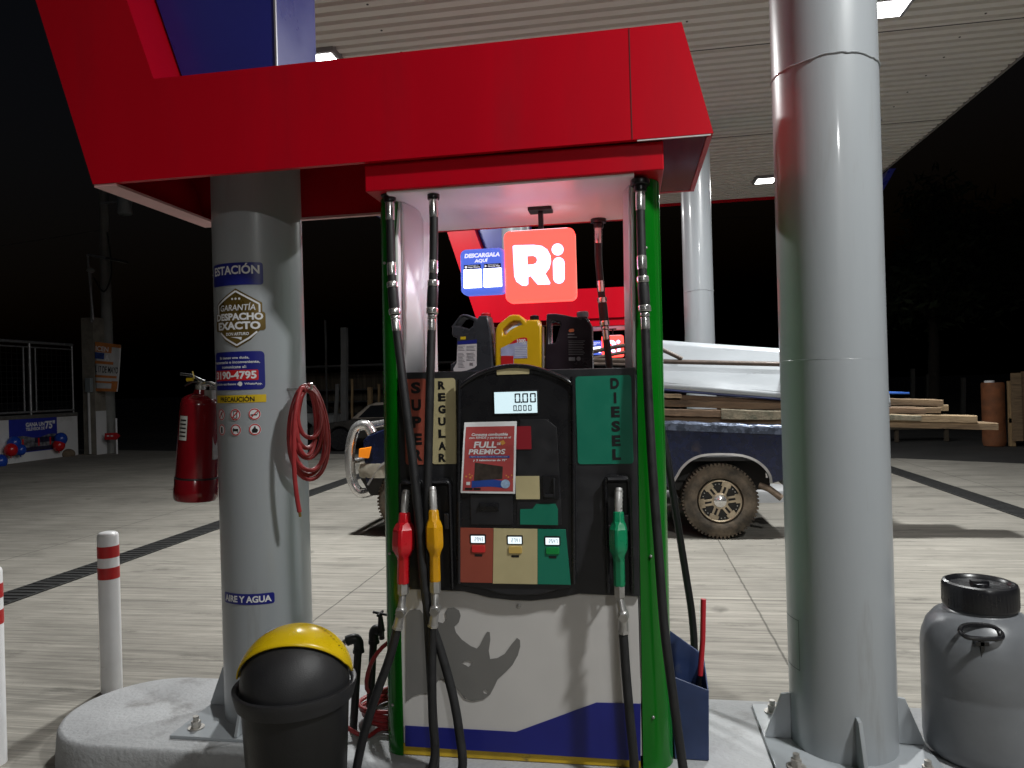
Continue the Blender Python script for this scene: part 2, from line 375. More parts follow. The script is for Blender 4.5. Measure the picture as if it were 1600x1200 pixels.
# lamps
HOUS = mat('lamp_housing', (0.25, 0.25, 0.26), 0.4, var=0.05)
DIFF = mat('lamp_lens', (0.9, 0.9, 0.9), 0.4, emit=(1.0, 0.99, 0.95), es=14.0)
LLBL = ['square floodlight at the near right of the canopy ceiling', 'bright square floodlight just above the left part of the red beam', 'square floodlight on the ceiling right of the big grey column',
        'small square floodlight far back on the ceiling left of the big grey column', 'square floodlight far back on the ceiling behind the red beam', 'square floodlight behind the viewer lighting the front of the red beam']
for i, (lx, ly, k) in enumerate(LAMPS):
    t = thing('ceiling_floodlight', LLBL[i], 'lamp', (lx, ly, SOF), 'floodlights on the canopy ceiling')
    MB().box(lx-0.185, lx+0.185, ly-0.185, ly+0.185, SOF-0.05, SOF+0.03).build('housing', HOUS, t, bevel=0.008)
    MB().box(lx-0.145, lx+0.145, ly-0.145, ly+0.145, SOF-0.054, SOF-0.049).build('lens', DIFF, t, smooth=False)
    ld = bpy.data.lights.new('lamp_beam', 'AREA'); ld.shape = 'SQUARE'; ld.size = 0.27; ld.energy = LAMP_W*k; ld.color = (0.985, 1.0, 0.985)
    lo = bpy.data.objects.new('lamp_beam', ld); COL.objects.link(lo); lo.parent = t; lo.location = (0, 0, -0.062)

# ================================================================== steel columns
RCOL = 0.195
def column(cx, cy, label, grp='grey round canopy columns'):
    t = thing('steel_column', label, 'column', (cx, cy, 0.15), grp)
    prof = [(RCOL, 0.162+(SOF-0.164)*k/24) for k in range(25)]
    MB().lathe(prof, (cx, cy, 0), 72).build('shaft', GREY, t, ang=50)
    # irregular weld bead round the shaft
    pts = []
    for k in range(72):
        a = 2*math.pi*k/72; pts.append((cx+(RCOL+0.002)*_c(a), cy+(RCOL+0.002)*_s(a), 2.79+0.005*_s(3*a)+random.uniform(-0.003, 0.003)))
    MB().tube(pts, [0.0032+random.uniform(-0.001, 0.0012) for _ in pts], 8, closed=True).build('weld_seam', GREY, t)
    pts = [(cx+(RCOL)*_c(2*math.pi*k/72), cy+RCOL*_s(2*math.pi*k/72), 1.665+0.003*_s(2*math.pi*k/36)) for k in range(72)]
    MB().tube(pts, 0.0007, 6, closed=True).build('weld_seam', GREY, t)
    MB().box(cx-0.30, cx+0.30, cy-0.30, cy+0.30, 0.1505, 0.164).build('base_plate', GREY, t, bevel=0.002)
    for a in (0, 90, 180, 270):
        R = Matrix.Translation((cx, cy, 0)) @ Matrix.Rotation(rad(a), 4, 'Z')
        poly = [(RCOL-0.01, 0.166), (0.295, 0.166), (0.295, 0.175), (RCOL+0.035, 0.34), (RCOL+0.006, 0.345), (RCOL-0.01, 0.345)]
        vs, fs = extrude2d([poly], 0.007, 0.0015)
        MB().add([R @ Vector((v[0], -v[2], v[1])) for v in vs], fs).build('gusset', GREY, t)
    for sx in (-1, 1):
        for sy in (-1, 1):
            bx, by = cx+sx*0.225, cy+sy*0.225
            MB().cyl((bx, by, 0.164), (bx, by, 0.169), 0.034, n=20).cyl((bx, by, 0.169), (bx, by, 0.195), 0.02, n=6).cyl((bx, by, 0.195), (bx, by, 0.215), 0.012, n=12).build('anchor_bolt', mat('galvanised_bolt', (0.42, 0.40, 0.37), 0.45, 0.6, var=0.25, vs=40), t)
    return t
CLx, CLy, CRx, CRy = -1.662, 3.05, 0.79, 3.0
colL = column(CLx, CLy, 'grey round column with blue stickers and a fire extinguisher beside it')
colR = column(CRx, CRy, 'big plain grey round column between the fuel dispenser and the grey drum')
# access hatch outline low on the right column
def oncyl(cx, cy, R):
    def fn(u, v, w): a = u/R; return (cx+(R+w)*_s(a), cy-(R+w)*_c(a), v)
    return fn
fnR = oncyl(CRx, CRy, RCOL)
b = MB()
for (u0, u1, v0, v1) in ((-0.33, -0.3275, 0.47, 0.66), (-0.215, -0.2125, 0.47, 0.66), (-0.33, -0.2125, 0.4675, 0.47), (-0.33, -0.2125, 0.66, 0.6625)):
    b.grid(lambda a, c: fnR(u0+(u1-u0)*a, v0+(v1-v0)*c, 0.0012), 12, 2)
b.build('hatch_outline', mat('seam_dark', (0.10, 0.11, 0.11), 0.6), colR)
cp = copy_tree(colR, off=(0.15, 6.9, 0)); cp['label'] = 'far grey round column rising behind the pickup load'
cp = copy_tree(colR, off=(-2.3, 6.85, 0)); cp['label'] = 'far grey round column at the left end of the second red beam'
fnL = oncyl(CLx, CLy, RCOL)
def cylhit(px, py):
    d = ray(px, py); ox, oy = -CLx, -CLy
    A = d.x**2+d.y**2; B = 2*(d.x*ox+d.y*oy); C = ox*ox+oy*oy-RCOL**2; D = B*B-4*A*C
    k = (-B-math.sqrt(max(D, 0)))/(2*A); p = CAM+d*k
    return (RCOL*math.atan2(p.x-CLx, -(p.y-CLy)), p.z)
def csheet(x0, x1, z0, z1, r, lift, nseg=24):
    # rounded rectangle wrapped on the left column
    b = MB(); us = sorted(set([x0+(x1-x0)*k/nseg for k in range(nseg+1)] + [x0+r*(1-_c(rad(a))) for a in (0, 30, 60, 90)] + [x1-r*(1-_c(rad(a))) for a in (0, 30, 60, 90)]))
    vs = []
    for u in us:
        e = min(u-x0, x1-u); d = 0 if e >= r else r-math.sqrt(max(0, r*r-(r-e)**2))
        vs += [fnL(u, z0+d, lift), fnL(u, z1-d, lift)]
    return b.add(vs, [(2*i, 2*i+2, 2*i+3, 2*i+1) for i in range(len(us)-1)])
def cpoly(b, poly, lift, ctr=None, rings=4):
    # star-shaped polygon wrapped on the column as a fan of rings
    q = []
    for a, c in zip(poly, poly[1:]+poly[:1]):
        m_ = max(1, int(math.hypot(c[0]-a[0], c[1]-a[1])/0.012)); q += [(a[0]+(c[0]-a[0])*k/m_, a[1]+(c[1]-a[1])*k/m_) for k in range(m_)]
    poly = q
    cx = ctr[0] if ctr else sum(p[0] for p in poly)/len(poly); cz = ctr[1] if ctr else sum(p[1] for p in poly)/len(poly); n = len(poly)
    vs = [fnL(cx, cz, lift)]; fs = []
    for k in range(1, rings+1):
        for (x, z) in poly: vs.append(fnL(cx+(x-cx)*k/rings, cz+(z-cz)*k/rings, lift))
    for i in range(n): fs.append((0, 1+i, 1+(i+1) % n))
    for k in range(1, rings):
        for i in range(n): fs.append((1+(k-1)*n+i, 1+k*n+i, 1+k*n+(i+1) % n, 1+(k-1)*n+(i+1) % n))
    return b.add(vs, fs)
def cline(b, pts, w, lift):
    # ribbon of width w along a 2D path, wrapped on the column
    for (a, c) in zip(pts, pts[1:]):
        d = Vector((c[0]-a[0], c[1]-a[1])); L = d.length
        if L < 1e-6: continue
        n_ = Vector((-d.y, d.x))/L*w/2; m_ = max(1, int(L/0.012))
        for k in range(m_):
            p, q = Vector(a)+d*k/m_, Vector(a)+d*(k+1)/m_
            b.add([fnL(*(p-n_), lift), fnL(*(q-n_), lift), fnL(*(q+n_), lift), fnL(*(p+n_), lift)], [(0, 1, 2, 3)])
    return b
uR = cylhit(411, 430)[0]; uL = uR-0.262      # left edge wraps out of sight round the column
zt, zb = cylhit(375, 410)[1], cylhit(375, 445)[1]
o_ = csheet(uL, uR, zb, zt, 0.012, 0.002).build('station_sticker', NAVY, colL)
MB().text('ESTACIÓN', uL+0.02, uR-0.014, zb+(zt-zb)*0.48, zb+(zt-zb)*0.97, 0, 0.03, fn=fnL, lift=0.0034).build('lettering', WINK, o_, smooth=False)
# guarantee badge
bx = (cylhit(339, 497)[0]+uR)/2+0.004; bz = cylhit(374, 497)[1]; k = 0.00298
GOLD = mat('badge_bronze_vinyl', (0.155, 0.10, 0.022), 0.32, 0.3, var=0.35, vs=9, rvar=0.06)
def hexa(sx, sz, top=1.0): return [(bx-33*sx*k*1.12, bz+22*k*sz), (bx-33*sx*k*1.12, bz-14*k*sz), (bx-20*sx*k, bz-32*k*sz), (bx, bz-43*k*sz), (bx+20*sx*k, bz-32*k*sz), (bx+33*sx*k*1.12, bz-14*k*sz), (bx+33*sx*k*1.12, bz+22*k*sz), (bx, bz+43*k*sz)]
b = MB(); cpoly(b, hexa(1.0, 1.0), 0.002, (bx, bz), 9); o_ = b.build('guarantee_badge', GOLD, colL)
b = MB(); cpoly(b, rrect(bx-41*k, bx+41*k, bz-18*k, bz+9*k, 0.012), 0.0027, rings=9); b.build('badge_band', GOLD, o_)
b = MB(); H = hexa(0.9, 0.91)
cline(b, [(H[0][0], bz+8*k), H[0], H[7], H[6], (H[6][0], bz+8*k)], 0.0075, 0.0034)
cline(b, [(H[1][0]+0.012, bz-20*k), H[2], H[3], H[4], (H[5][0]-0.012, bz-20*k)], 0.0075, 0.0034)
for q in (-5.5, 0, 5.5): cpoly(b, circ(bx+q*k, bz+28*k, 0.005, 10), 0.0036, rings=1)
b.text('GARANTÍA', bx-28*k, bx+28*k, bz+11*k, bz+22*k, 0, 0.012, 0.15, fn=fnL, lift=0.0036)
b.text('DESPACHO', bx-38*k, bx+38*k, bz-3*k, bz+7.5*k, 0, 0.045, fn=fnL, lift=0.0040)
b.text('EXACTO', bx-34*k, bx+34*k, bz-16.5*k, bz-5*k, 0, 0.045, fn=fnL, lift=0.0040)
b.text('DON ARTURO', bx-18*k, bx+18*k, bz-25*k, bz-20.5*k, 0, 0.03, 0.15, fn=fnL, lift=0.0036)
cpoly(b, [(bx-10*k, bz-27*k), (bx+8*k, bz-27.5*k), (bx+7*k, bz-32*k), (bx+2*k, bz-29.5*k)], 0.0036, rings=1)
b.build('lettering', WINK, o_, smooth=False)
# phone sticker
uR2 = cylhit(414, 580)[0]; uL2 = uR2-0.262; zt, zb = cylhit(378, 549)[1], cylhit(378, 609)[1]; hz = zt-zb
o_ = csheet(uL2, uR2, zb, zt, 0.018, 0.002).build('phone_sticker', NAVY, colL)
csheet(uL2+0.008, uR2-0.026, zb+hz*0.245, zb+hz*0.52, 0.006, 0.003).build('number_strip', PUREDRED, o_)
b = MB(); um = (uL2+uR2)/2
for st, f0, f1, w in (('Si tienes una duda,', 0.80, 0.875, 0.075), ('comentario o inconveniente,', 0.68, 0.76, 0.118), ('comunícate al:', 0.565, 0.64, 0.062)):
    b.text(st, um-w-0.006, um+w-0.006, zb+hz*f0, zb+hz*f1, 0, 0.02, fn=fnL, lift=0.0036)
b.text('3190-4795', uL2+0.016, uR2-0.034, zb+hz*0.28, zb+hz*0.49, 0, 0.035, fn=fnL, lift=0.0040)
b.text('También escríbenos al     WhatsApp.', uL2+0.008, uR2-0.012, zb+hz*0.11, zb+hz*0.185, 0, 0.02, fn=fnL, lift=0.0036)
xw = uL2+0.158; cpoly(b, circ(xw, zb+hz*0.155, 0.010, 16), 0.0037, rings=1)
b.build('lettering', WINK, o_, smooth=False)
# caution strip and pictograms
zt, zb = cylhit(380, 617)[1], cylhit(380, 629)[1]
o_ = csheet(uL2+0.004, cylhit(416, 623)[0], zb, zt, 0.002, 0.002).build('caution_strip', YELLOW, colL)
MB().text('PRECAUCIÓN', uL2+0.045, uR2-0.045, zb+0.004, zt-0.003, 0, 0.02, fn=fnL, lift=0.0034).build('lettering', INK, o_, smooth=False)
uc = [uR2-0.047, uR2-0.131, uR2-0.215]; zr = [cylhit(397, 647)[1], cylhit(397, 671)[1]]; R_ = 0.0255
for ri in (0, 1):
    for ci in (0, 1, 2):
        cx, cz = uc[ci], zr[ri]
        b = MB(); cpoly(b, circ(cx, cz, R_, 30), 0.002, rings=3); o_ = b.build('pictogram', WINK, colL)
        b = MB(); ring_ = circ(cx, cz, R_*0.86, 30); cline(b, ring_+ring_[:1], 0.0045, 0.003)
        if ri == 0: cline(b, [(cx-R_*0.6, cz-R_*0.6), (cx+R_*0.6, cz+R_*0.6)], 0.0045, 0.0042)
        b.build('red_ring', PUREDRED, o_, smooth=False)
        b = MB()
        if (ri, ci) == (0, 0):
            cline(b, [(cx-0.016, cz-0.003), (cx+0.010, cz-0.003)], 0.005, 0.0034); cline(b, [(cx+0.012, cz-0.001), (cx+0.015, cz+0.010)], 0.002, 0.0034)
        elif (ri, ci) == (0, 1):
            q = rrect(cx-0.008, cx+0.008, cz-0.015, cz+0.015, 0.003); cline(b, q+q[:1], 0.003, 0.0034)
        elif (ri, ci) == (0, 2):
            cline(b, [(cx-0.01, cz-0.012), (cx, cz+0.012), (cx+0.01, cz-0.012)], 0.004, 0.0034)
        elif (ri, ci) == (1, 0):
            cpoly(b, [(cx-0.010, cz-0.014), (cx+0.008, cz-0.014), (cx+0.013, cz-0.004), (cx+0.008, cz+0.004), (cx+0.006, cz-0.002), (cx+0.001, cz+0.017), (cx-0.007, cz+0.004), (cx-0.010, cz+0.003), (cx-0.013, cz-0.005)], 0.0034, rings=1)
        elif (ri, ci) == (1, 1):
            cpoly(b, [(cx-0.015, cz-0.004), (cx+0.012, cz-0.006), (cx+0.012, cz+0.005), (cx-0.006, cz+0.004), (cx-0.012, cz+0.010)], 0.0034, rings=1)
            cline(b, [(cx-0.011, cz-0.003), (cx-0.012, cz-0.013)], 0.0035, 0.0036); cline(b, [(cx+0.010, cz-0.003), (cx+0.012, cz-0.013)], 0.0035, 0.0036)
        else:
            cpoly(b, rrect(cx-0.006, cx+0.006, cz-0.014, cz+0.012, 0.003), 0.0034, rings=1)
        b.build('symbol', INK, o_, smooth=False)
# air and water sticker
uR3 = cylhit(429, 936)[0]; zt, zb = cylhit(390, 928)[1], cylhit(390, 945)[1]
o_ = csheet(uR3-0.245, uR3, zb, zt, 0.009, 0.002).build('air_water_sticker', NAVY, colL)
MB().text('AIRE Y AGUA', uR3-0.235, uR3-0.012, zb+0.009, zt-0.009, 0, 0.035, fn=fnL, lift=0.0036).build('lettering', WINK, o_, smooth=False)

# ================================================================== red gantry beam with blue cladding
BF, BR, ZB, ZT = 2.60, 3.38, 2.467, 2.868
def gantry():
    t = thing('sign_beam', 'wide red beam with slanted left leg and blue panel above the near dispenser', 'beam', (-0.9, 2.99, 0))
    so = -0.31; si = -0.335
    zc = SOF-0.02
    out = [(-2.131, ZB), (0.314, ZB), (0.216, ZT), (-1.846, ZT), (-1.846+si*(zc-ZT), zc), (-2.131+so*(zc-ZB), zc)]
    MB().shape([out], 0.012, BF+0.012).build('front_panel', RED, t, smooth=False, bevel=0.003)
    MB().shape([out], 0.012, BR-0.012).build('rear_panel', RED, t, smooth=False)
    b = MB()
    for (p, q) in ((1, 2), (2, 3), (3, 4), (5, 0)):
        (xa, za), (xb, zb) = out[p], out[q]; d = Vector((xb-xa, zb-za)).normalized(); nx, nz = -d.y*0.02, d.x*0.02
        e = 0.0008 if p != 2 else 0.0006
        xa, za, xb, zb = xa-d.y*e, za+d.x*e, xb-d.y*e, zb+d.x*e
        b.loft([[(xa, y_, za), (xb, y_, zb), (xb+nx, y_, zb+nz), (xa+nx, y_, za+nz)] for y_ in (BF+0.0245, BR-0.0245)][::-1])
    b.build('edge_panel', RED, t, smooth=False)
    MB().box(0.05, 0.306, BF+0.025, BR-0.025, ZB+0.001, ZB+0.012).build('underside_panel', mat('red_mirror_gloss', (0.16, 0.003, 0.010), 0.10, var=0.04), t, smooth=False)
    b = MB(); jx = xz(985, 120, BF)[0]
    b.box(jx-0.0015, jx+0.0015, BF-0.0015, BF+0.004, ZB+0.002, ZT-0.002)
    b.build('panel_joint', mat('joint_dark', (0.03, 0.002, 0.004), 0.6), t, smooth=False)
    # pale return lips under the beam, then a painted highlight at right
    lip = mat('pale_pink_lip', (0.66, 0.36, 0.36), 0.4, var=0.08, vs=4)
    b = MB(); b.box(-2.128, -2.03, BF+0.004, BR-0.004, ZB-0.012, ZB-0.001); b.box(-2.03, 0.05, BR-0.03, BR-0.004, ZB-0.012, ZB-0.001)
    b.build('lip_and_highlight', lip, t, smooth=False)
    MB().box(0.05, 0.305, BF+0.002, BF+0.010, ZB-0.005, ZB-0.001).build('lip_and_highlight', WHITE, t, smooth=False)  # white strip drawn as the bright highlight along the red front edge
    # blue cladding that fills the angle of the red leg
    bl = [(-1.83, ZT-0.02), (-1.435, ZT-0.02), (-1.435, zc), (-1.83+si*(zc-ZT), zc)]
    o = MB().shape([bl], 0.20, 3.03).build('blue_cladding', BLUE, t, smooth=False, bevel=0.003)
    MB().box(-1.438, -1.430, 2.823, 2.833, ZT, zc).build('corner_trim', mat('silver_trim', (0.45, 0.45, 0.5), 0.35, 0.7), o, smooth=False)
    return t
gan = gantry()
cp = copy_tree(gan, off=(FX, FY, 0)); cp['label'] = 'second red and blue beam seen far behind the oil jugs'
gan['group'] = cp['group'] = 'red and blue beams over the pump islands'

# ================================================================== fuel dispenser
DX0, DX1, DF, DR = -1.03, 0.10, 2.72, 3.30
IX0, IX1 = -0.925, -0.004
disp = thing('fuel_dispenser', 'near fuel dispenser with green side columns and black control panel', 'fuel dispenser', (-0.465, 3.0, 0.15), 'fuel dispensers on the islands')
def side_col(sgn):
    # the side columns stand a little out of plumb: inner and outer edge at foot and head
    (xi0, xo0), (xi1, xo1) = (((0.008, 0.122), (0.036, 0.131)) if sgn > 0 else ((-0.925, -1.008), (-0.903, -0.975)))
    def ring(xi, xo):
        R = min(0.085, abs(xo-xi)*0.95); n = 8; out = [(xi, DF)]
        for k in range(n+1):
            a = rad(90*k/n); out.append((xo-sgn*R+sgn*R*_s(a), DF+R-R*_c(a)))
        for k in range(n+1):
            a = rad(90*k/n); out.append((xo-sgn*R+sgn*R*_c(a), DR-R+R*_s(a)))
        out.append((xi, DR)); return out[::-1] if sgn < 0 else out
    b = MB(); b.loft([[(x, y, z) for x, y in ring(xi0+(xi1-xi0)*q, xo0+(xo1-xo0)*q)] for q, z in ((0, 0.152), (0.33, 0.88), (0.67, 1.62), (1, 2.361))])
    o = b.build('side_column', GREEN, disp, ang=30)
    for z in (0.35, 0.95, 2.1): MB().ball((xi0+(xi1-xi0)*(z-0.15)/2.2+sgn*0.04, DF-0.001, z), 0.006, 6).build('rivet', STEEL, o)
    fx = lambda z: xi0+(xi1-xi0)*(z-0.15)/2.21
    # white liner inside the opening, curved front edge
    lin = [(DF+0.012, 1.645), (DF+0.012, 2.2), (DF+0.05, 2.33), (DF+0.05, 2.352), (DR-0.004, 2.352), (DR-0.004, 1.645)]
    vs, fs = extrude2d([lin], 0.006, 0.002)
    MB().add([(fx(v[1])-sgn*0.0075+v[2], v[0], v[1]) for v in vs], fs).build('inner_lining', WHITE, disp, ang=30)
    b = MB(); b.grid(lambda u, v: (fx(1.645+0.705*v)-sgn*(0.018+0.024*_s(math.pi*min(1, u*1.1))), DF+0.05+0.30*u, 1.645+0.705*v), 16, 1)
    b.build('lining_bulge', WHITE, disp, solid=0.004)
side_col(-1); side_col(1)
MB().box(-0.985, 0.142, 2.632, 3.36, 2.362, 2.4655).build('cap', RED, disp, smooth=False, bevel=0.004)
MB().box(-0.905, 0.036, 2.65, 3.345, 2.3525, 2.3615).build('cap_ceiling', WHITE, disp, smooth=False)
MB().box(-0.905, 0.036, 3.3455, 3.3595, 2.35, 2.3615).build('cap_lip', RED, disp, smooth=False)
# cabinet: body, white panel, plinth
MB().box(IX0, IX1, DF+0.02, DR, 0.20, 1.64).build('cabinet', BLACK, disp, smooth=False)
MB().box(IX0+0.002, IX1+0.010, DF+0.004, DF+0.0195, 0.20, 0.90).build('lower_panel', DWHITE, disp, smooth=False, bevel=0.002)
MB().box(IX0+0.002, IX1-0.002, DR+0.001, DR+0.012, 0.20, 0.90).build('rear_panel', DWHITE, disp, smooth=False)
o_ = MB().box(IX0-0.01, IX1+0.004, DF+0.008, DR, 0.152, 0.198).build('plinth', mat('worn_yellow_paint', (0.55, 0.36, 0.02), 0.5, var=0.2, vs=9, dirt=(0.10, 0.08, 0.05), dirt_s=14, dirt_lo=0.6, dirt_hi=0.75), disp, bevel=0.003)
MB().shape([polyY([(633, 1134), (806, 1144), (932, 1098), (1001, 1100), (1001, 1189), (633, 1166)], DF)], 0.0012, DF+0.0015).build('blue_band', NAVY, disp, smooth=False)
# rhino emblem
def z4(pts): return polyY([(500+a*0.40625, 900+c*0.40625) for a, c in pts], DF)
rh = [(330, 150), (343, 133), (362, 128), (384, 130), (400, 150), (440, 172), (472, 182), (486, 165), (482, 140), (490, 124), (515, 121), (535, 133), (541, 153), (534, 178), (516, 195), (523, 218), (545, 245), (580, 270), (603, 279), (615, 266), (630, 236), (642, 215), (653, 217), (655, 245), (649, 288), (654, 320), (682, 316), (710, 300), (735, 265), (757, 239), (769, 247), (770, 272), (761, 305), (740, 343), (710, 373), (683, 398), (671, 425), (655, 455), (630, 474), (595, 480), (562, 474), (545, 455), (520, 428), (490, 407), (470, 393), (456, 400), (440, 425), (420, 449), (390, 451), (360, 461), (331, 484)]
eye = [(541, 336), (556, 328), (572, 325), (584, 331), (580, 343), (570, 350), (560, 343)]
nos = [(626, 442), (636, 437), (648, 446), (641, 454), (630, 451)]
mth = [(538, 448), (556, 466), (588, 480), (584, 481), (556, 472)]
MB().shape([z4(rh), z4(eye), z4(nos), z4(mth)], 0.0009, DF+0.0012).build('rhino_emblem', mat('emblem_grey_vinyl', (0.175, 0.17, 0.163), 0.4, var=0.05), disp, smooth=False)
MB().lathe([(0.009, 0), (0.009, 0.004), (0.004, 0.006)], (atY(810, 948, DF).x, DF+0.004, atY(810, 948, DF).z), 16, Matrix.Rotation(rad(90), 4, 'X')).build('panel_lock', STEEL, disp)
# black control panel
PY = 2.705
pb = polyY([(633, 582), (993, 574), (1000, 932), (945, 930), (905, 928), (870, 935), (830, 939), (800, 938), (765, 934), (725, 924), (640, 921)], PY)
panel = MB().shape([pb], 0.012, PY+0.0125, 0.003).build('control_panel', BLACK, disp)
AZ = 2.682    # raised centre console
def zz(pts, y=AZ): return polyY([(580+a*0.31677, 560+c*0.31667) for a, c in pts], y)
arch_o = [(425, 1105), (425, 170), (433, 132), (470, 98), (520, 68), (580, 45), (640, 30), (710, 25), (780, 31), (850, 48), (915, 72), (965, 95), (996, 120), (1006, 160), (1010, 1105), (990, 1130), (900, 1150), (830, 1168), (720, 1172), (640, 1165), (560, 1140), (450, 1122)]
console = MB().shape([zz(arch_o)], 0.014, AZ+0.0155, 0.005).build('console', BLACK, disp)
arch_i = [(443, 1098), (444, 190), (452, 150), (490, 118), (540, 92), (600, 74), (700, 68), (800, 74), (880, 92), (940, 115), (975, 135), (986, 165), (990, 1098)]
path = [(x, AZ-0.004, z) for x, z in zz([(434, 1108), (434, 180), (442, 141), (480, 108), (530, 80), (590, 56), (650, 42), (710, 37), (780, 42), (850, 60), (910, 82), (960, 106), (988, 130), (997, 165), (1000, 1108)])]
MB().tube(spline(path, 4), 0.0085, 10).build('rim', BLK2, console)
MB().shape([zz(arch_i)], 0.002, AZ+0.001).build('console_face', BLK2, console, smooth=False)
def chip(name, px0, py0, px1, py1, y, m_, par, th=0.003, r=0.003, bev=0.0):
    x0, x1, z0, z1 = rectY(px0, py0, px1, py1, y)
    return MB().shape([rrect(x0, x1, z0, z1, min(r, (x1-x0)/3, (z1-z0)/3))], th/2, y+th/2, bev).build(name, m_, par, ang=30)
chip('cream_badge', 776, 571, 827, 585, AZ-0.004, CREAM, console, 0.004)
# fuel name labels
for nm, (a0, b0, a1, b1), m_, lets, lx, hpx, wpx in (
        ('super_label', (632, 592, 668, 726), BRICK, [('S', 606), ('U', 633), ('P', 659.5), ('E', 686), ('R', 711)], (650, 653), 18, 15),
        ('regular_label', (673, 591, 713, 725), CREAM, [('R', 602), ('E', 620.5), ('G', 639.5), ('U', 658.5), ('L', 677.5), ('A', 696.5), ('R', 715)], (690.5, 691.5), 13, 11.5),
        ('diesel_label', (901, 587, 988, 725), TEAL, [('D', 599), ('I', 621.5), ('E', 643.5), ('S', 666), ('E', 688.5), ('L', 710)], (960.5, 963.5), 17, 13.5)):
    o_ = chip(nm, a0, b0, a1, b1, PY-0.0025, m_, panel, 0.0022, 0.012)
    b = MB()
    for i, (ch, cy) in enumerate(lets):
        cx = lx[0]+(lx[1]-lx[0])*i/(len(lets)-1); w = wpx*(0.3 if ch == 'I' else 1)
        x0, x1, z0, z1 = rectY(cx-w/2, cy-hpx/2, cx+w/2, cy+hpx/2, PY)
        b.text(ch, x0, x1, z0, z1, PY-0.0035, 0.05)
    b.build('lettering', INK, o_, smooth=False)
# main display
LCD = mat('lit_lcd', (0.5, 0.6, 0.62), 0.2, emit=(0.50, 0.66, 0.72), es=0.95)
PLCD = mat('lit_price_lcd', (0.6, 0.65, 0.66), 0.2, emit=(0.80, 0.93, 1.0), es=0.95)
SEG = mat('lcd_digit', (0.006, 0.008, 0.009), 0.3, var=0.05)
SEG2 = mat('lcd_pale_digit', (0.10, 0.12, 0.13), 0.3, emit=(0.25, 0.32, 0.36), es=0.3)
DG = {'0': 'abcdef', '1': 'bc', '2': 'abged', '3': 'abgcd', '4': 'fgbc', '5': 'afgcd', '6': 'afgedc', '7': 'abc', '8': 'abcdefg', '9': 'abcdfg'}
def sevenseg(b, st, x1, z0, h, w, gap, y, th):
    digs = []; x = x1
    for ch in reversed(st):
        if ch == '.':
            digs.append(('.', x+gap*0.5)); continue
        digs.append((ch, x-w)); x -= w+gap
    s_ = w*0.10
    for ch, x in digs:
        if ch == '.':
            b.box(x-th*0.55, x+th*0.55, y-0.0006, y, z0-th*0.2, z0+th*0.9); continue
        for sg in DG[ch]:
            X0, X1 = x+s_, x+w-s_
            q = {'a': (X0, X1, h-th, h), 'g': (X0, X1, h/2-th/2, h/2+th/2), 'd': (X0, X1, 0, th), 'f': (x, x+th, h/2+s_*.4, h-s_*.5), 'e': (x, x+th, s_*.5, h/2-s_*.4), 'b': (x+w-th, x+w, h/2+s_*.4, h-s_*.5), 'c': (x+w-th, x+w, s_*.5, h/2-s_*.4)}[sg]
            b.box(q[0], q[1], y-0.0006, y, z0+q[2], z0+q[3])
    return b
x0, x1, z0, z1 = rectY(773, 612, 839.5, 645.5, AZ)
MB().box(x0-0.006, x1+0.006, AZ-0.005, AZ-0.001, z0-0.006, z1+0.006).build('display_bezel', BLK2, console, bevel=0.002)
o_ = MB().box(x0, x1, AZ-0.0065, AZ-0.005, z0, z1).build('display', LCD, console, smooth=False)
b = MB(); hh = z1-z0; ww = x1-x0
sevenseg(b, '0.00', x1-0.004, z0+hh*0.48, hh*0.44, ww*0.135, ww*0.045, AZ-0.0068, 0.0050)
sevenseg(b, '0.000', x1-ww*0.13, z0+hh*0.10, hh*0.27, ww*0.078, ww*0.038, AZ-0.0068, 0.0032)
b.build('digits', SEG, o_, smooth=False)
# console fittings
PAN = mat('dark_grey_panel', (0.016, 0.016, 0.019), 0.4, var=0.15, vs=18, rvar=0.08)
MB().shape([zz([(735, 300), (865, 300), (915, 340), (935, 690), (940, 820), (720, 826), (720, 470)], AZ)], 0.003, AZ-0.0005, 0.001).build('side_plate', PAN, console)
chip('red_card_label', 806, 666, 830, 702, AZ-0.006, mat('dark_red_label', (0.26, 0.012, 0.022), 0.4), console)
o_ = chip('card_reader', 848, 743, 873, 780, AZ-0.012, BLK2, console, 0.012, 0.002, 0.001)
x0, x1, z0, z1 = rectY(851, 746, 868, 776, AZ)
MB().box(x0, x1, AZ-0.020, AZ-0.012, z0, z0+0.012).box(x1-0.006, x1, AZ-0.022, AZ-0.012, z0, z1).build('card_slot', PAN, o_, bevel=0.001)
chip('cream_plate', 806, 744, 843, 780, AZ-0.009, CREAM, console, 0.004, 0.002)
MB().shape([polyY([(813, 795), (832, 795), (838, 787), (868, 787), (872, 795), (872, 820), (813, 819)], AZ)], 0.0015, AZ-0.005).build('green_plate', TEAL, console, smooth=False)
o_ = chip('receipt_door', 735, 773, 801, 820, AZ-0.005, PAN, console, 0.005, 0.003, 0.0015)
x0, x1, z0, z1 = rectY(749.5, 785.5, 780, 799, AZ)
MB().loft([[(x0, AZ-0.005, z0), (x1, AZ-0.005, z0), (x1, AZ-0.005, z1), (x0, AZ-0.005, z1)], [(x0+.004, AZ-0.016, z1-0.012), (x1-.004, AZ-0.016, z1-0.012), (x1-.004, AZ-0.014, z1-0.002), (x0+.004, AZ-0.014, z1-0.002)]]).build('door_pull', BLK2, o_, smooth=False)
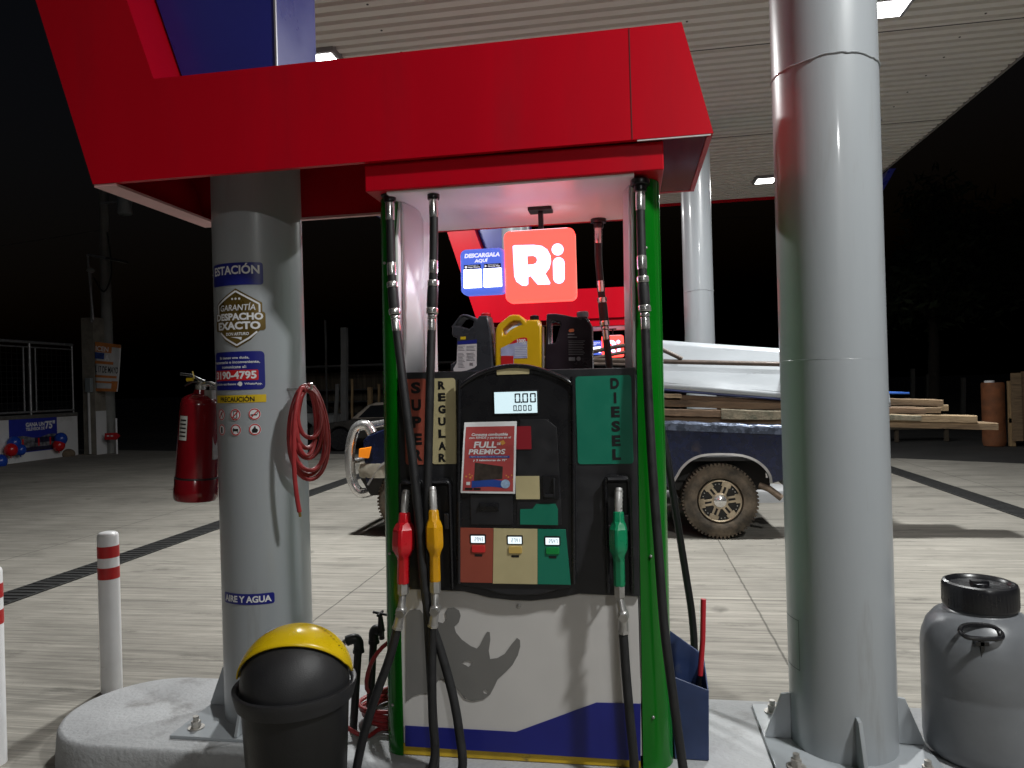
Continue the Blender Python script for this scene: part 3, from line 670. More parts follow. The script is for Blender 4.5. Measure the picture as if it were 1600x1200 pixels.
for i, (pl, m_) in enumerate((([(720, 824), (771.5, 825), (770, 910), (717, 909)], BRICK), ([(772, 825), (840, 826), (840, 912), (770.5, 911)], CREAM), ([(840.5, 826), (884, 826.5), (892, 913), (840.5, 912)], TEAL))):
    o_ = MB().shape([polyY(pl, AZ)], 0.002, AZ-0.006, 0.0006).build('grade_panel', m_, console)
    cx = (747.5, 805, 863.5)[i]; cy = (841.5, 843, 844.5)[i]
    x0, x1, z0, z1 = rectY(cx-12.5, cy-7.5, cx+12.5, cy+7, AZ); MB().shape([rrect(x0, x1, z0, z1, 0.003)], 0.0012, AZ-0.0085, 0.0005).build('price_bezel', INK, o_)
    x0, x1, z0, z1 = rectY(cx-10.5, cy-5, cx+10.5, cy+5.6, AZ)
    d_ = MB().box(x0, x1, AZ-0.0105, AZ-0.0098, z0, z1).build('price_display', PLCD, o_, smooth=False)
    b = MB(); sevenseg(b, ('29.43', '27.41', '25.47')[i], x1-0.006, z0+0.006, (z1-z0)-0.011, 0.0062, 0.0026, AZ-0.0107, 0.0018); b.build('digits', SEG2, d_, smooth=False)
    bm = mat('button%d' % i, ((0.62, 0.03, 0.03), (0.60, 0.42, 0.12), (0.004, 0.24, 0.05))[i], 0.35)
    chip('grade_button', cx-10.5, cy+11, cx+10.5, cy+22, AZ-0.013, bm, o_, 0.005, 0.005, 0.0015)
    chip('slot', cx-6, cy+24.5, cx+6, cy+28, AZ-0.0088, INK, o_, 0.001, 0.002)
MB().text('SMITH METERS', *rectY(790, 919, 825, 926, AZ), AZ-0.0005, 0.01).build('embossed_mark', PAN, console, smooth=False) if False else None
# nozzle boots
def boot(px0, py0, px1, py1):
    x0, x1, z0, z1 = rectY(px0, py0, px1, py1, PY)
    outer = [(x0, z0), (x1, z0)] + [p for p in rrect(x0, x1, z0, z1, 0.022)[0:12]]
    inn = [(x0+0.012, z0-0.001), (x1-0.012, z0-0.001)] + rrect(x0+0.012, x1-0.012, z0, z1-0.012, 0.016)[0:12]
    o = MB().shape([outer], 0.004, PY-0.004, 0.001).build('nozzle_boot', mat('boot_black', (0.006, 0.006, 0.007), 0.5), panel)
    path = [(x0+0.006, PY-0.02, z0)] + [(a, PY-0.024, c) for a, c in rrect(x0+0.006, x1-0.006, z0, z1-0.006, 0.02)[0:12][::-1]] + [(x1-0.006, PY-0.02, z0)]
    MB().tube(path, 0.007, 8).build('boot_rim', BLK2, o)
    MB().loft([[(x0+0.01, PY-0.008, z1-0.03), (x1-0.01, PY-0.008, z1-0.03), (x1-0.01, PY-0.008, z1-0.002), (x0+0.01, PY-0.008, z1-0.002)], [(x0+0.016, PY-0.04, z1-0.014), (x1-0.016, PY-0.04, z1-0.014), (x1-0.016, PY-0.036, z1-0.006), (x0+0.016, PY-0.036, z1-0.006)]]).build('boot_hood', PAN, o, smooth=False)
    MB().box(x1-0.030, x1-0.012, PY-0.03, PY-0.008, z0+0.23, z0+0.29).box(x0+0.012, x0+0.02, PY-0.02, PY-0.008, z0+0.05, z0+0.25).build('boot_lever', PAN, o, bevel=0.002)
boot(628, 748, 664, 917); boot(670, 747, 709, 917); boot(946, 742, 988, 924)
MB().box(IX0+0.03, IX1+0.012, DF, DR, 1.6405, 1.652).build('counter_top', BLACK, disp, bevel=0.003)
far_d = copy_tree(disp, off=(FX, FY, 0)); far_d['label'] = 'second fuel dispenser standing far behind the pickup'

# ------------------------------------------------------------------ hanging lightboxes
def lightbox(name, label, x0, x1, z0, z1, y, th, colr, es, lum):
    t = thing(name, label, 'lit sign', ((x0+x1)/2, y, z0))
    fm = mat(name+'_face', tuple(min(0.6, c*0.6+0.02) for c in colr), 0.35, emit=colr, es=es)
    sh = MB().shape([rrect(x0, x1, z0, z1, 0.026)], th/2, y, 0.014).build('face', fm, t)
    return t, sh
SX0, SX1, SZ0, SZ1 = rectY(788, 358, 899, 470, 3.0)
sg, sh = lightbox('square_lightbox', 'glowing red square sign with white letters hung above the oil jugs', SX0, SX1, SZ0, SZ1, 3.04, 0.09, (1.0, 0.058, 0.044), 2.9, 1)
yb = 3.04-0.045-0.0015
def z7(pts): return polyY([(680+a*0.20833, 340+c*0.20833) for a, c in pts], yb)
Rp = [(582, 214), (600, 208), (740, 205), (800, 213), (840, 240), (864, 285), (868, 330), (855, 380), (826, 420), (845, 455), (863, 490), (858, 500), (770, 502), (750, 480), (715, 437), (697, 445), (697, 500), (680, 511), (650, 508), (610, 480), (594, 440), (588, 330)]
Rh = [(690, 288), (735, 285), (760, 298), (766, 320), (757, 340), (735, 352), (692, 354)]
dot = [(918+44*_c(rad(a)), 239+44*_s(rad(a))) for a in range(0, 360, 15)]
stem = [(926+43*_c(rad(a)), 340+42*_s(rad(a))) for a in range(180, 361, 15)]+[(928+42*_c(rad(a)), 452+42*_s(rad(a))) for a in range(0, 181, 15)]
b = MB(); b.shape([z7(Rp), z7(Rh)], 0.001, yb); b.shape([z7(dot)], 0.001, yb); b.shape([z7(stem)], 0.001, yb)
b.build('lettering', mat('lit_white_letter', (0.6, 0.55, 0.7), 0.4, emit=(0.62, 0.56, 1.0), es=3.4), sh, smooth=False)
GLOW = mat('added_top_glow', (0.7, 0.6, 0.65), 0.4, emit=(1.0, 0.72, 0.85), es=2.2)
GLOW2 = mat('added_side_glow', (0.7, 0.6, 0.65), 0.4, emit=(0.95, 0.85, 1.0), es=13.0)
MB().box(SX0+0.03, SX1-0.03, 3.015, 3.065, SZ1+0.0005, SZ1+0.0025).build('added_glow_strip', GLOW, sg, smooth=False)  # extra glowing strip on the box top, added to brighten the ceiling
MB().box(SX1+0.0003, SX1+0.0008, 3.025, 3.06, SZ0+0.03, SZ1-0.03).build('added_glow_strip', mat('acrylic_red_edge', (0.6, 0.1, 0.08), 0.4, emit=(1.0, 0.30, 0.22), es=0.9), sg, smooth=False)
xc = atY(845, 340, 3.04).x
b = MB(); b.box(xc-0.010, xc+0.010, 3.025, 3.055, SZ1-0.01, 2.351); b.box(xc-0.05, xc+0.05, 3.0, 3.08, 2.338, 2.3515); b.build('hanger', INK, sg, bevel=0.002)
QX0, QX1, QZ0, QZ1 = rectY(718, 387, 788, 459, 3.0)
qs, sh2 = lightbox('blue_lightbox', 'small glowing blue sign with two blank white squares beside the red sign', QX0, QX1, QZ0, QZ1, 3.045, 0.07, (0.10, 0.19, 0.88), 0.75, 1)
yb2 = 3.045-0.035-0.0015; qw, qh = QX1-QX0, QZ1-QZ0
LW = mat('lit_white_print', (0.7, 0.7, 0.75), 0.4, emit=(0.90, 0.86, 1.0), es=7.0)
b = MB(); LW2 = mat('lit_white_lettering', (0.7, 0.7, 0.75), 0.4, emit=(0.84, 0.86, 1.0), es=0.95)
b = MB(); b.text('DESCARGALA', QX0+qw*0.11, QX1-qw*0.10, QZ0+qh*0.80, QZ0+qh*0.895, yb2, 0.045, 0.15); b.text('AQUÍ', QX0+qw*0.33, QX1-qw*0.36, QZ0+qh*0.68, QZ0+qh*0.78, yb2, 0.045, 0.15)
b.build('lettering', LW2, sh2, smooth=False)
for i in (0, 1):
    a0 = QX0+qw*(0.08+0.45*i); a1 = a0+qw*0.40
    MB().shape([rrect(a0, a1, QZ0+qh*0.145, QZ0+qh*0.545, 0.002)], 0.0008, yb2).build('white_square', LW, sh2, smooth=False)
    o_ = MB().shape([rrect(a0+0.002, a1-0.002, QZ0+qh*0.555, QZ0+qh*0.65, 0.003)], 0.0008, yb2).build('store_badge', INK, sh2, smooth=False)
    b = MB(); b.text(('App Store', 'Google Play')[i], a0+0.020, a1-0.006, QZ0+qh*0.57, QZ0+qh*0.612, yb2-0.0012, 0.02); b.text(('Descárgala en', 'Disponible en')[i], a0+0.020, a1-0.012, QZ0+qh*0.618, QZ0+qh*0.64, yb2-0.0012, 0.0)
    if i: b.shape([[(a0+0.006, QZ0+qh*0.575), (a0+0.016, QZ0+qh*0.603), (a0+0.006, QZ0+qh*0.632)]], 0.0004, yb2-0.001)
    else: b.shape([circ(a0+0.0115, QZ0+qh*0.6, 0.0055, 16)], 0.0004, yb2-0.001)
    b.build('lettering', LW2, o_, smooth=False)
MB().box(QX0-0.0008, QX0-0.0003, 3.03, 3.065, QZ0+0.03, QZ1-0.03).build('added_glow_strip', GLOW2, qs, smooth=False)  # unseen glowing strip added on the sign's side to brighten the left lining
MB().box(QX1-0.004, SX0+0.006, 3.03, 3.06, QZ0+0.05, QZ0+0.09).build('side_bracket', INK, qs, smooth=False)
cp = copy_tree(sg, off=(FX+0.04, FY, 0)); cp['label'] = 'far glowing red square sign seen small between the black jug and the hose'; cp['group'] = sg['group'] = 'red lit signs above the dispensers'
cp = copy_tree(qs, off=(FX+0.04, FY, 0)); cp['label'] = 'far small blue lit sign over the second dispenser'; cp['group'] = qs['group'] = 'blue lit signs above the dispensers'

# ------------------------------------------------------------------ oil jugs on the counter
JY_ = 2.93; JZ0 = 1.653
def jug(name, label, outline, hole, half, m_, capr, capm, base_y=575):
    # outline points in photo pixels; foot of the jug on the counter
    o = polyY(outline, JY_); h = [polyY(q, JY_) for q in hole]
    zmin = min(p[1] for p in o); o = [(a, max(c, zmin)+JZ0-zmin) for a, c in o]; h = [[(a, c+JZ0-zmin) for a, c in q] for q in h]
    xs = [p[0] for p in o]
    t = thing(name, label, 'oil jug', ((min(xs)+max(xs))/2, JY_, JZ0), 'oil jugs on the dispenser counter')
    MB().shape([o]+h, half, JY_, 0.007).build('bottle', m_, t, ang=60)
    cx0, cx1, cz0, cz1 = rectY(*capr, JY_); cz0 += JZ0-zmin; cz1 += JZ0-zmin; r = (cx1-cx0)/2; cx = (cx0+cx1)/2
    b = MB(); b.lathe([(r, cz0), (r, cz1-0.003), (r-0.003, cz1)], (cx, JY_, 0), 28)
    for k in range(28):
        a = 2*math.pi*k/28; b.box(-0.0012, 0.0012, -0.0012, 0.0012, cz0+0.002, cz1-0.004, Matrix.Translation((cx+r*_c(a), JY_+r*_s(a), 0)))
    b.build('screw_cap', capm, t)
    return t, JZ0-zmin
def zA(pts): return [(700+a/12.0, 480+c/12.0) for a, c in pts]
def zB(pts): return [(770+a*0.1, 480+c*0.1) for a, c in pts]
JB = mat('charcoal_jug_plastic', (0.030, 0.031, 0.038), 0.3, var=0.1, vs=15, rvar=0.08)
t, dz = jug('oil_jug', 'charcoal oil jug with red cap and pale label, leftmost of three jugs',
    zA([(100, 1150), (105, 980), (170, 950), (210, 900), (215, 500), (150, 470), (125, 420), (135, 290), (190, 200), (270, 90), (330, 60), (420, 70), (530, 110), (595, 150), (625, 90), (785, 85), (820, 230), (850, 420), (870, 700), (890, 1000), (895, 1150)]),
    [zA([(175, 275), (285, 130), (350, 110), (520, 180), (530, 200), (510, 280), (440, 330), (300, 285)])], 0.055, JB, (752, 481.5, 766, 487.5), PUREDRED)
ly = JY_-0.0555
def lab(pts, y=ly): return [(a, c+dz) for a, c in polyY(pts, JY_)]
o_ = MB().shape([lab(zA([(235, 630), (590, 605), (588, 1010), (540, 1050), (400, 1100), (230, 1125), (165, 1115), (160, 1060), (220, 960)]))], 0.0006, ly).build('label', mat('pale_label', (0.55, 0.50, 0.52), 0.5), t, smooth=False)
MB().shape([lab(zA([(235, 560), (590, 530), (590, 600), (235, 625)]))], 0.0007, ly).build('blue_strip', NAVY, o_, smooth=False)
MB().shape([lab(zA([(290, 478), (385, 475), (385, 525), (290, 530)]))], 0.0007, ly).build('yellow_mark', YELLOW, o_, smooth=False)
b = MB()
for k in range(16):
    yy = 650+k*26
    if 750 < yy < 775: continue
    for (a0, a1) in ((245, 375), (400, 575)):
        if yy > 930 and a0 == 400: continue
        b.shape([lab(zA([(a0, yy), (a1-(k*37) % 50, yy-6), (a1-(k*37) % 50, yy+2), (a0, yy+8)]))], 0.0004, ly-0.0008)
for k in range(7): b.shape([lab(zA([(460+k*9, 955), (464+k*9, 955), (464+k*9, 1010), (460+k*9, 1010)]))], 0.0004, ly-0.0008)
b.build('print', mat('grey_print', (0.14, 0.13, 0.15), 0.5), o_, smooth=False)
JYM = mat('yellow_jug_plastic', (0.62, 0.36, 0.006), 0.32, var=0.06, vs=10, rvar=0.06)
t, dz = jug('oil_jug', 'yellow oil jug with black cap, between two dark jugs',
    zB([(70, 960), (70, 430), (80, 300), (120, 230), (290, 95), (350, 82), (440, 85), (500, 130), (550, 190), (560, 165), (735, 162), (750, 235), (780, 250), (780, 960)]),
    [zB([(190, 300), (300, 215), (360, 185), (450, 190), (480, 235), (400, 265), (300, 320), (230, 395), (195, 395)])], 0.055, JYM, (828.5, 487.5, 841.5, 496), BLK2)
o_ = MB().shape([lab(zB([(160, 600), (280, 540), (400, 515), (565, 490), (568, 750), (360, 755), (360, 860), (165, 860)]))], 0.0006, ly).build('label', mat('lilac_label', (0.36, 0.37, 0.55), 0.45, var=0.2, vs=30), t, smooth=False)
MB().shape([lab(zB([(285, 542), (360, 480), (440, 445), (520, 430), (565, 440), (570, 488), (400, 514)]))], 0.0007, ly).build('red_flash', PUREDRED, o_, smooth=False)
MB().shape([lab(zB([(165, 715), (355, 715), (355, 860), (165, 860)]))], 0.0007, ly-0.0005).build('red_block', PUREDRED, o_, smooth=False)
b = MB(); q = lab(zB([(412, 520), (540, 455)])); b.text('1000', q[0][0], q[1][0], q[0][1], q[1][1], ly-0.0009, 0.03)
q = lab(zB([(500, 545), (550, 518)])); b.text('10', q[0][0], q[1][0], q[0][1], q[1][1], ly-0.0009, 0.03)
for k in range(6): b.shape([lab(zB([(375, 580+k*26), (560, 576+k*26), (560, 582+k*26), (375, 586+k*26)]))], 0.0004, ly-0.0009)
b.build('lettering', WINK, o_, smooth=False)
JK = mat('black_plum_jug_plastic', (0.020, 0.013, 0.018), 0.24, var=0.1, vs=15, rvar=0.06)
t, dz = jug('oil_jug', 'glossy black oil jug with grey cap, rightmost of three jugs',
    zB([(830, 960), (835, 620), (850, 400), (860, 110), (880, 92), (1000, 88), (1150, 110), (1280, 140), (1330, 135), (1480, 135), (1540, 240), (1560, 300), (1570, 960)]),
    [zB([(915, 215), (960, 195), (1060, 230), (1070, 270), (1000, 530), (940, 550), (915, 540)])], 0.055, JK, (901.5, 484, 919, 493.5), mat('grey_cap', (0.30, 0.26, 0.28), 0.4))
b = MB()
for k in range(9): b.shape([lab(zB([(1200, 510+k*26), (1450-(k*23) % 40, 510+k*26), (1450-(k*23) % 40, 515+k*26), (1200, 515+k*26)]))], 0.0004, ly)
b.shape([lab(zB([(1205, 762), (1300, 762), (1300, 815), (1205, 815)]))], 0.0004, ly); b.shape([lab([(770+1355*.1+3.3*_c(rad(a)), 480+78.5+3.3*_s(rad(a))) for a in range(0, 360, 30)])], 0.0004, ly)
b.shape([lab(zB([(1190, 402), (1290, 402), (1290, 416), (1190, 416)]))], 0.0004, ly); b.shape([lab(zB([(1190, 448), (1330, 448), (1330, 458), (1190, 458)]))], 0.0004, ly)
o_ = b.build('label_print', mat('grey_label_ink', (0.20, 0.18, 0.19), 0.5), t, smooth=False)
MB().shape([lab(zB([(1200, 360), (1215, 330), (1275, 325), (1290, 345), (1280, 372), (1220, 378)]))], 0.0004, ly).build('orange_mark', mat('orange_ink', (0.55, 0.12, 0.04), 0.5), o_, smooth=False)

# ------------------------------------------------------------------ poster
PPY = AZ-0.011
t = thing('poster', 'red and white paper poster taped on the black control panel', 'poster', (*[atY(763, 770, PPY)[i] for i in (0, 1)], atY(763, 770, PPY).z))
c4 = [atY(*q, PPY) for q in ((720, 770), (805, 771.5), (807.7, 658), (726, 660))]
def pfn(u, v, w):
    a = c4[0].lerp(c4[1], u); d = c4[3].lerp(c4[2], u); p = a.lerp(d, v)
    curl = 0.005*max(0, (0.25-u)/0.25)**2*v + 0.002*_s(u*5+v*4) + 0.0015*_s(v*11)
    return (p.x, p.y-0.0015-curl-w, p.z)
PAPER = mat('white_paper', (0.78, 0.78, 0.80), 0.6, var=0.04); PRED = mat('poster_red_ink', (0.40, 0.060, 0.060), 0.45, var=0.1, vs=20)
pp = MB().grid(lambda u, v: pfn(u, v, 0), 24, 24).build('sheet', PAPER, t)
b = MB(); b.grid(lambda u, v: pfn(0.035+0.925*u, 0.03+0.905*v, 0.0006), 24, 24); rp = b.build('red_print', PRED, pp)
def ptext(b, st, u0, u1, v0, v1, bold=0.03, sh=0.0, lift=0.0014): return b.text(st, u0, u1, v0, v1, 0, bold, sh, fn=pfn, lift=lift)
b = MB()
ptext(b, 'Consume combustible', 0.15, 0.84, 0.805, 0.845, 0.03, 0.15); ptext(b, 'con RINDE y participa en el', 0.11, 0.90, 0.755, 0.797, 0.02, 0.1)
ptext(b, 'FULL', 0.20, 0.63, 0.635, 0.725, 0.035, 0.12); ptext(b, 'DE', 0.64, 0.71, 0.675, 0.71, 0.04, 0.1); ptext(b, 'PREMIOS', 0.11, 0.80, 0.545, 0.62, 0.03, 0.12)
ptext(b, 'y 3 televisores de 75"', 0.20, 0.83, 0.44, 0.48, 0.03, 0.05)
b.grid(lambda u, v: pfn(0.10+0.07*u, 0.115+0.045*v, 0.0013), 2, 2)
b.build('lettering', WINK, rp, smooth=False)
PBL = mat('poster_blue', (0.02, 0.06, 0.30), 0.4)
MB().grid(lambda u, v: pfn(0.13+0.75*u, 0.495+0.03*v, 0.0012), 12, 1).build('blue_strip', PBL, rp)
MB().grid(lambda u, v: pfn(0.20+0.60*u, 0.075+0.10*v+0.02*_s(u*3.1), 0.0012), 14, 2).build('blue_ribbon', PBL, rp)
b = MB(); ptext(b, 'Miles de premios con tu combustible', 0.16, 0.85, 0.501, 0.518, 0.0, 0, 0.0018); b.build('lettering', WINK, rp, smooth=False)
b = MB(); b.grid(lambda u, v: pfn(0.24+0.52*u, (0.175+0.03*u)+(0.255-0.055*u-0.03*u)*v, 0.0015), 10, 6); b.build('television_picture', mat('poster_dark_brown', (0.035, 0.025, 0.02), 0.4, var=0.5, vs=40), rp)
b = MB()
for (u, v, r) in ((0.09, 0.235, 0.014), (0.15, 0.265, 0.012), (0.17, 0.22, 0.015), (0.20, 0.245, 0.01), (0.83, 0.25, 0.01), (0.87, 0.23, 0.012), (0.93, 0.255, 0.011), (0.95, 0.2, 0.009)):
    b.add([pfn(u, v, 0.0013)]+[pfn(u+r*1.35*_c(rad(a)), v+r*_s(rad(a)), 0.0013) for a in range(0, 360, 40)], [(0, 1+i, 1+(i+1) % 9) for i in range(9)])
b.add([pfn(*q, 0.0013) for q in ((0.68, 0.72), (0.76, 0.745), (0.80, 0.70), (0.74, 0.67))], [(3, 2, 1, 0)])
b.build('gold_sparkle', mat('poster_gold', (0.60, 0.28, 0.06), 0.4), rp)
b = MB(); b.add([pfn(0.82, 0.135, 0.0022)]+[pfn(0.82+0.085*_c(rad(a)), 0.135+0.062*_s(rad(a)), 0.0022) for a in range(0, 360, 15)], [(0, 1+i, 1+(i+1) % 24) for i in range(24)])
b.build('round_seal', mat('poster_pale_blue', (0.30, 0.42, 0.60), 0.4, var=0.3, vs=60), rp)
b = MB(); b.grid(lambda u, v: pfn(0.08+0.14*u, 0.045+0.03*v, 0.0013), 2, 1); b.grid(lambda u, v: pfn(0.24+0.13*u, 0.045+0.03*v, 0.0013), 2, 1); b.build('black_badge', INK, rp)

# ------------------------------------------------------------------ hoses with nozzles
def hose(name, label, pts, r, tops, noz, grp='fuel hoses hanging on the dispensers'):
    """pts: world points from the cap down and back up to the nozzle; tops: collars as (t0,t1,radius,kind)"""
    sp = spline(pts, 10); t = thing(name, label, 'fuel hose', pts[0], grp)
    L = [0]
    for a, c in zip(sp, sp[1:]): L.append(L[-1]+(c-a).length)
    MB().tube(sp, r, 14).build('hose', RUBBER, t)
    def sub(d0, d1):
        out = []
        for k in range(7):
            d = d0+(d1-d0)*k/6; i = max(j for j in range(len(L)-1) if L[j] <= d) if d < L[-1] else len(L)-2
            out.append(sp[i].lerp(sp[i+1], (d-L[i])/max(1e-9, L[i+1]-L[i])))
        return out
    groups = {}
    for (d0, d1, rr, kind) in tops: groups.setdefault(kind, []).append((d0, d1, rr))
    for kind, lst in groups.items():
        for (d0, d1, rr) in lst:
            s_ = sub(d0, d1); MB().tube(s_, [rr*0.94]+[rr]*5+[rr*0.94], 18).build({'c': 'ferrule', 'b': 'coupling', 'k': 'breakaway'}[kind], {'c': CHROME, 'b': BLK2, 'k': RUBBER}[kind], t)
    if noz: nozzle(t, sp[-1], *noz)
    return t
def nozzle(t, end, bx, by, bz, m_, tilt, turn, lean=0.0, sx=1.0):
    """(bx,by,bz) foot of the handle; the swivel joins it to the hose end"""
    M = Matrix.Translation((bx, by, bz)) @ Matrix.Rotation(lean, 4, 'Y') @ Matrix.Rotation(tilt, 4, 'X') @ Matrix.Rotation(turn, 4, 'Z')
    def oct_(z, hw, hd, yo=0.0):
        q = [(-0.5, -1), (0.5, -1), (1, -0.5), (1, 0.5), (0.5, 1), (-0.5, 1), (-1, 0.5), (-1, -0.5)]
        return [M @ Vector((a*hw*(0.5+0.5*sx), c*hd*(0.5+0.5*sx)+yo, z)) for a, c in q]
    def hexb(z, hw, hd, yo):
        q = [(-0.18, -1), (0.18, -1), (1, -0.35), (1, 0.5), (0.5, 1), (-0.5, 1), (-1, 0.5), (-1, -0.35)]
        return [M @ Vector((a*hw*sx, c*hd*sx+yo, z)) for a, c in q]
    secs = [oct_(0.0, 0.021, 0.021), oct_(0.008, 0.0225, 0.0225), oct_(0.088, 0.0215, 0.024), oct_(0.10, 0.022, 0.027, -0.002), hexb(0.112, 0.030, 0.036, -0.006), hexb(0.130, 0.041, 0.043, -0.008), hexb(0.150, 0.0425, 0.046, -0.008), hexb(0.205, 0.041, 0.043, -0.005), hexb(0.222, 0.034, 0.034, 0.0), oct_(0.232, 0.023, 0.024, 0.004), oct_(0.262, 0.021, 0.021, 0.006), oct_(0.268, 0.017, 0.017, 0.006)]
    nb = MB().loft(secs).build('nozzle', m_, t, smooth=True, ang=22, bevel=0.0022, seg=2)
    pts = [M @ Vector((0, 0.006+0.016*max(0, q)**2, 0.262+0.088*q)) for q in (0, .2, .4, .6, .8, 1)]
    MB().tube(pts, [0.0142]*5+[0.0125], 14).build('spout', mat('worn_bright_spout', (0.62, 0.61, 0.60), 0.3, 0.45, var=0.15, vs=40), nb)
    b = MB()
    for q in range(5):
        a = pts[0].lerp(pts[-1], 0.18+q*0.17); d = (pts[-1]-pts[0]).normalized(); b.tube([a-d*0.0035, a+d*0.0035], 0.0158, 14)
    b.build('spout_coil', STEEL, nb)
    gp = [M @ Vector(v) for v in ((0, 0.02, 0.02), (0, 0.055, 0.03), (0, 0.065, 0.08), (0, 0.05, 0.13), (0, 0.03, 0.14))]
    MB().tube(spline(gp, 5), 0.005, 8).build('trigger_guard', BLK2, nb)
    # swivel between handle and hose
    a = M @ Vector((0, 0, 0.002)); d = M @ Vector((0, 0, -0.038)); e = Vector(end)
    mid = d.lerp(e, 0.45)+Vector((0.007, -0.012, 0.0))
    b = MB(); b.tube([a, d], 0.021, 6); b.ball(d, 0.0155, 8); b.tube([d, mid], [0.013, 0.016], 12); b.ball(mid, 0.0205, 10)
    b.tube([mid+Vector((0, 0.02, 0.006)), mid-Vector((0, 0.02, 0.006))], 0.018, 6)
    b.tube([mid, e+(mid-e)*0.18], [0.0165, 0.018], 12); b.tube([e+(mid-e)*0.22, e+(mid-e)*0.10], 0.021, 6)
    b.build('swivel', STEEL, t, ang=30)
def W_(px, py, y): return atY(px, py, y)
TOP = [(0.0, 0.022, 0.036, 'b'), (0.022, 0.045, 0.024, 'b'), (0.045, 0.115, 0.0185, 'c'), (0.285, 0.335, 0.0185, 'c'), (0.335, 0.362, 0.016, 'c'), (0.362, 0.385, 0.0225, 'c'), (0.387, 0.47, 0.0215, 'k'), (0.47, 0.493, 0.0235, 'c'), (0.498, 0.51, 0.018, 'c'), (0.512, 0.56, 0.0175, 'c')]
def fin(L): return None
HR = 0.0168
# red (super) hose
ptsA = [W_(609, 299, 2.705), W_(610, 360, 2.70), W_(612, 420, 2.69), W_(617, 490, 2.67), W_(630, 600, 2.64), W_(645, 720, 2.625), W_(656, 830, 2.61), W_(662, 900, 2.60), W_(670, 960, 2.60), W_(688, 1015, 2.60), W_(706, 1080, 2.59), W_(717, 1140, 2.58), W_(722, 1205, 2.56),
        Vector((-0.70, 2.53, 0.06)), Vector((-0.78, 2.46, 0.02)), Vector((-0.93, 2.47, 0.02)), Vector((-1.03, 2.52, 0.06)), W_(556, 1215, 2.565), W_(568, 1150, 2.58), W_(588, 1085, 2.59), W_(608, 1030, 2.60), W_(620, 985, 2.605)]
RN = mat('red_nozzle_grip', (0.52, 0.008, 0.016), 0.3, var=0.06, vs=20, rvar=0.08); YN = mat('amber_nozzle_grip', (0.62, 0.30, 0.004), 0.32, var=0.06, vs=20, rvar=0.08); GN = mat('green_nozzle_grip', (0.004, 0.20, 0.085), 0.3, var=0.06, vs=20, rvar=0.08)
p = W_(630, 912, 2.615)
hA = hose('fuel_hose', 'black hose at the far left with the red nozzle', ptsA, HR, TOP, (p.x, p.y, p.z, RN, rad(-3), rad(0), rad(1.5), 0.92))
ptsB = [W_(677, 294, 2.705), W_(678, 360, 2.70), W_(677, 420, 2.69), W_(675, 490, 2.68), W_(672, 600, 2.655), W_(669, 720, 2.645), W_(667, 820, 2.64), W_(666, 900, 2.635), W_(668, 960, 2.63), W_(672, 1030, 2.625), W_(676, 1110, 2.62), W_(679, 1205, 2.60),
        Vector((-0.80, 2.52, 0.05)), Vector((-0.78, 2.36, 0.018)), Vector((-0.72, 2.12, 0.018)), Vector((-0.80, 2.02, 0.018)), Vector((-0.90, 2.12, 0.018)), Vector((-0.88, 2.38, 0.02)), Vector((-0.82, 2.50, 0.08)), W_(678, 1190, 2.565), W_(676, 1120, 2.575), W_(675, 1050, 2.585), W_(676, 982, 2.59)]
p = W_(680, 909, 2.60)
hB = hose('fuel_hose', 'black hose second from the left with the amber nozzle', ptsB, HR, TOP, (p.x, p.y, p.z, YN, rad(-3), rad(24), rad(-0.5), 0.74))
ptsC = [W_(1000, 281, 2.70), W_(1001, 340, 2.695), W_(1003, 410, 2.685), W_(1007, 480, 2.675), W_(1012, 600, 2.65), W_(1020, 740, 2.63), W_(1029, 860, 2.62), W_(1038, 980, 2.61), W_(1052, 1090, 2.60), W_(1068, 1205, 2.58),
        Vector((0.17, 2.50, 0.05)), Vector((0.16, 2.36, 0.018)), Vector((0.08, 2.20, 0.018)), Vector((-0.02, 2.26, 0.018)), Vector((-0.04, 2.42, 0.02)), Vector((-0.035, 2.53, 0.07)), W_(991, 1200, 2.575), W_(984, 1120, 2.59), W_(978, 1050, 2.60), W_(974, 992, 2.605)]
p = W_(968, 916, 2.615)
hC = hose('fuel_hose', 'black hose over the right green column with the green nozzle', ptsC, HR, TOP, (p.x, p.y, p.z, GN, rad(-3), rad(-10), rad(0.5), 0.74))
ptsD = [W_(935, 341, 3.31), W_(935, 400, 3.315), W_(938, 440, 3.33), W_(944, 500, 3.35), W_(952, 570, 3.36), Vector((-0.06, 3.40, 1.3)), Vector((0.0, 3.46, 0.7)), Vector((0.02, 3.44, 0.22)), Vector((0.10, 3.42, 0.20))]
hD = hose('fuel_hose', 'black hose hanging from the back of the cap behind the black jug', ptsD, HR, [(a, c, d, e) for a, c, d, e in TOP], None)
ptsE = [W_(1000, 470, 3.38), W_(1020, 600, 3.38), W_(1040, 700, 3.38), W_(1056, 800, 3.38), W_(1072, 900, 3.37), W_(1081, 960, 3.35), W_(1085, 1020, 3.33), W_(1082, 1080, 3.30), Vector((0.19, 3.26, 0.17)), Vector((0.12, 3.36, 0.17))]
hE = hose('fuel_hose', 'black rear hose passing behind the blue squeegee bucket', ptsE, HR, [], None)
cp = copy_tree(hA, off=(FX, FY, 0)); cp['label'] = 'left hose of the far dispenser behind the pickup'
cp = copy_tree(hC, off=(FX, FY, 0)); cp['label'] = 'right hose of the far dispenser behind the pickup'

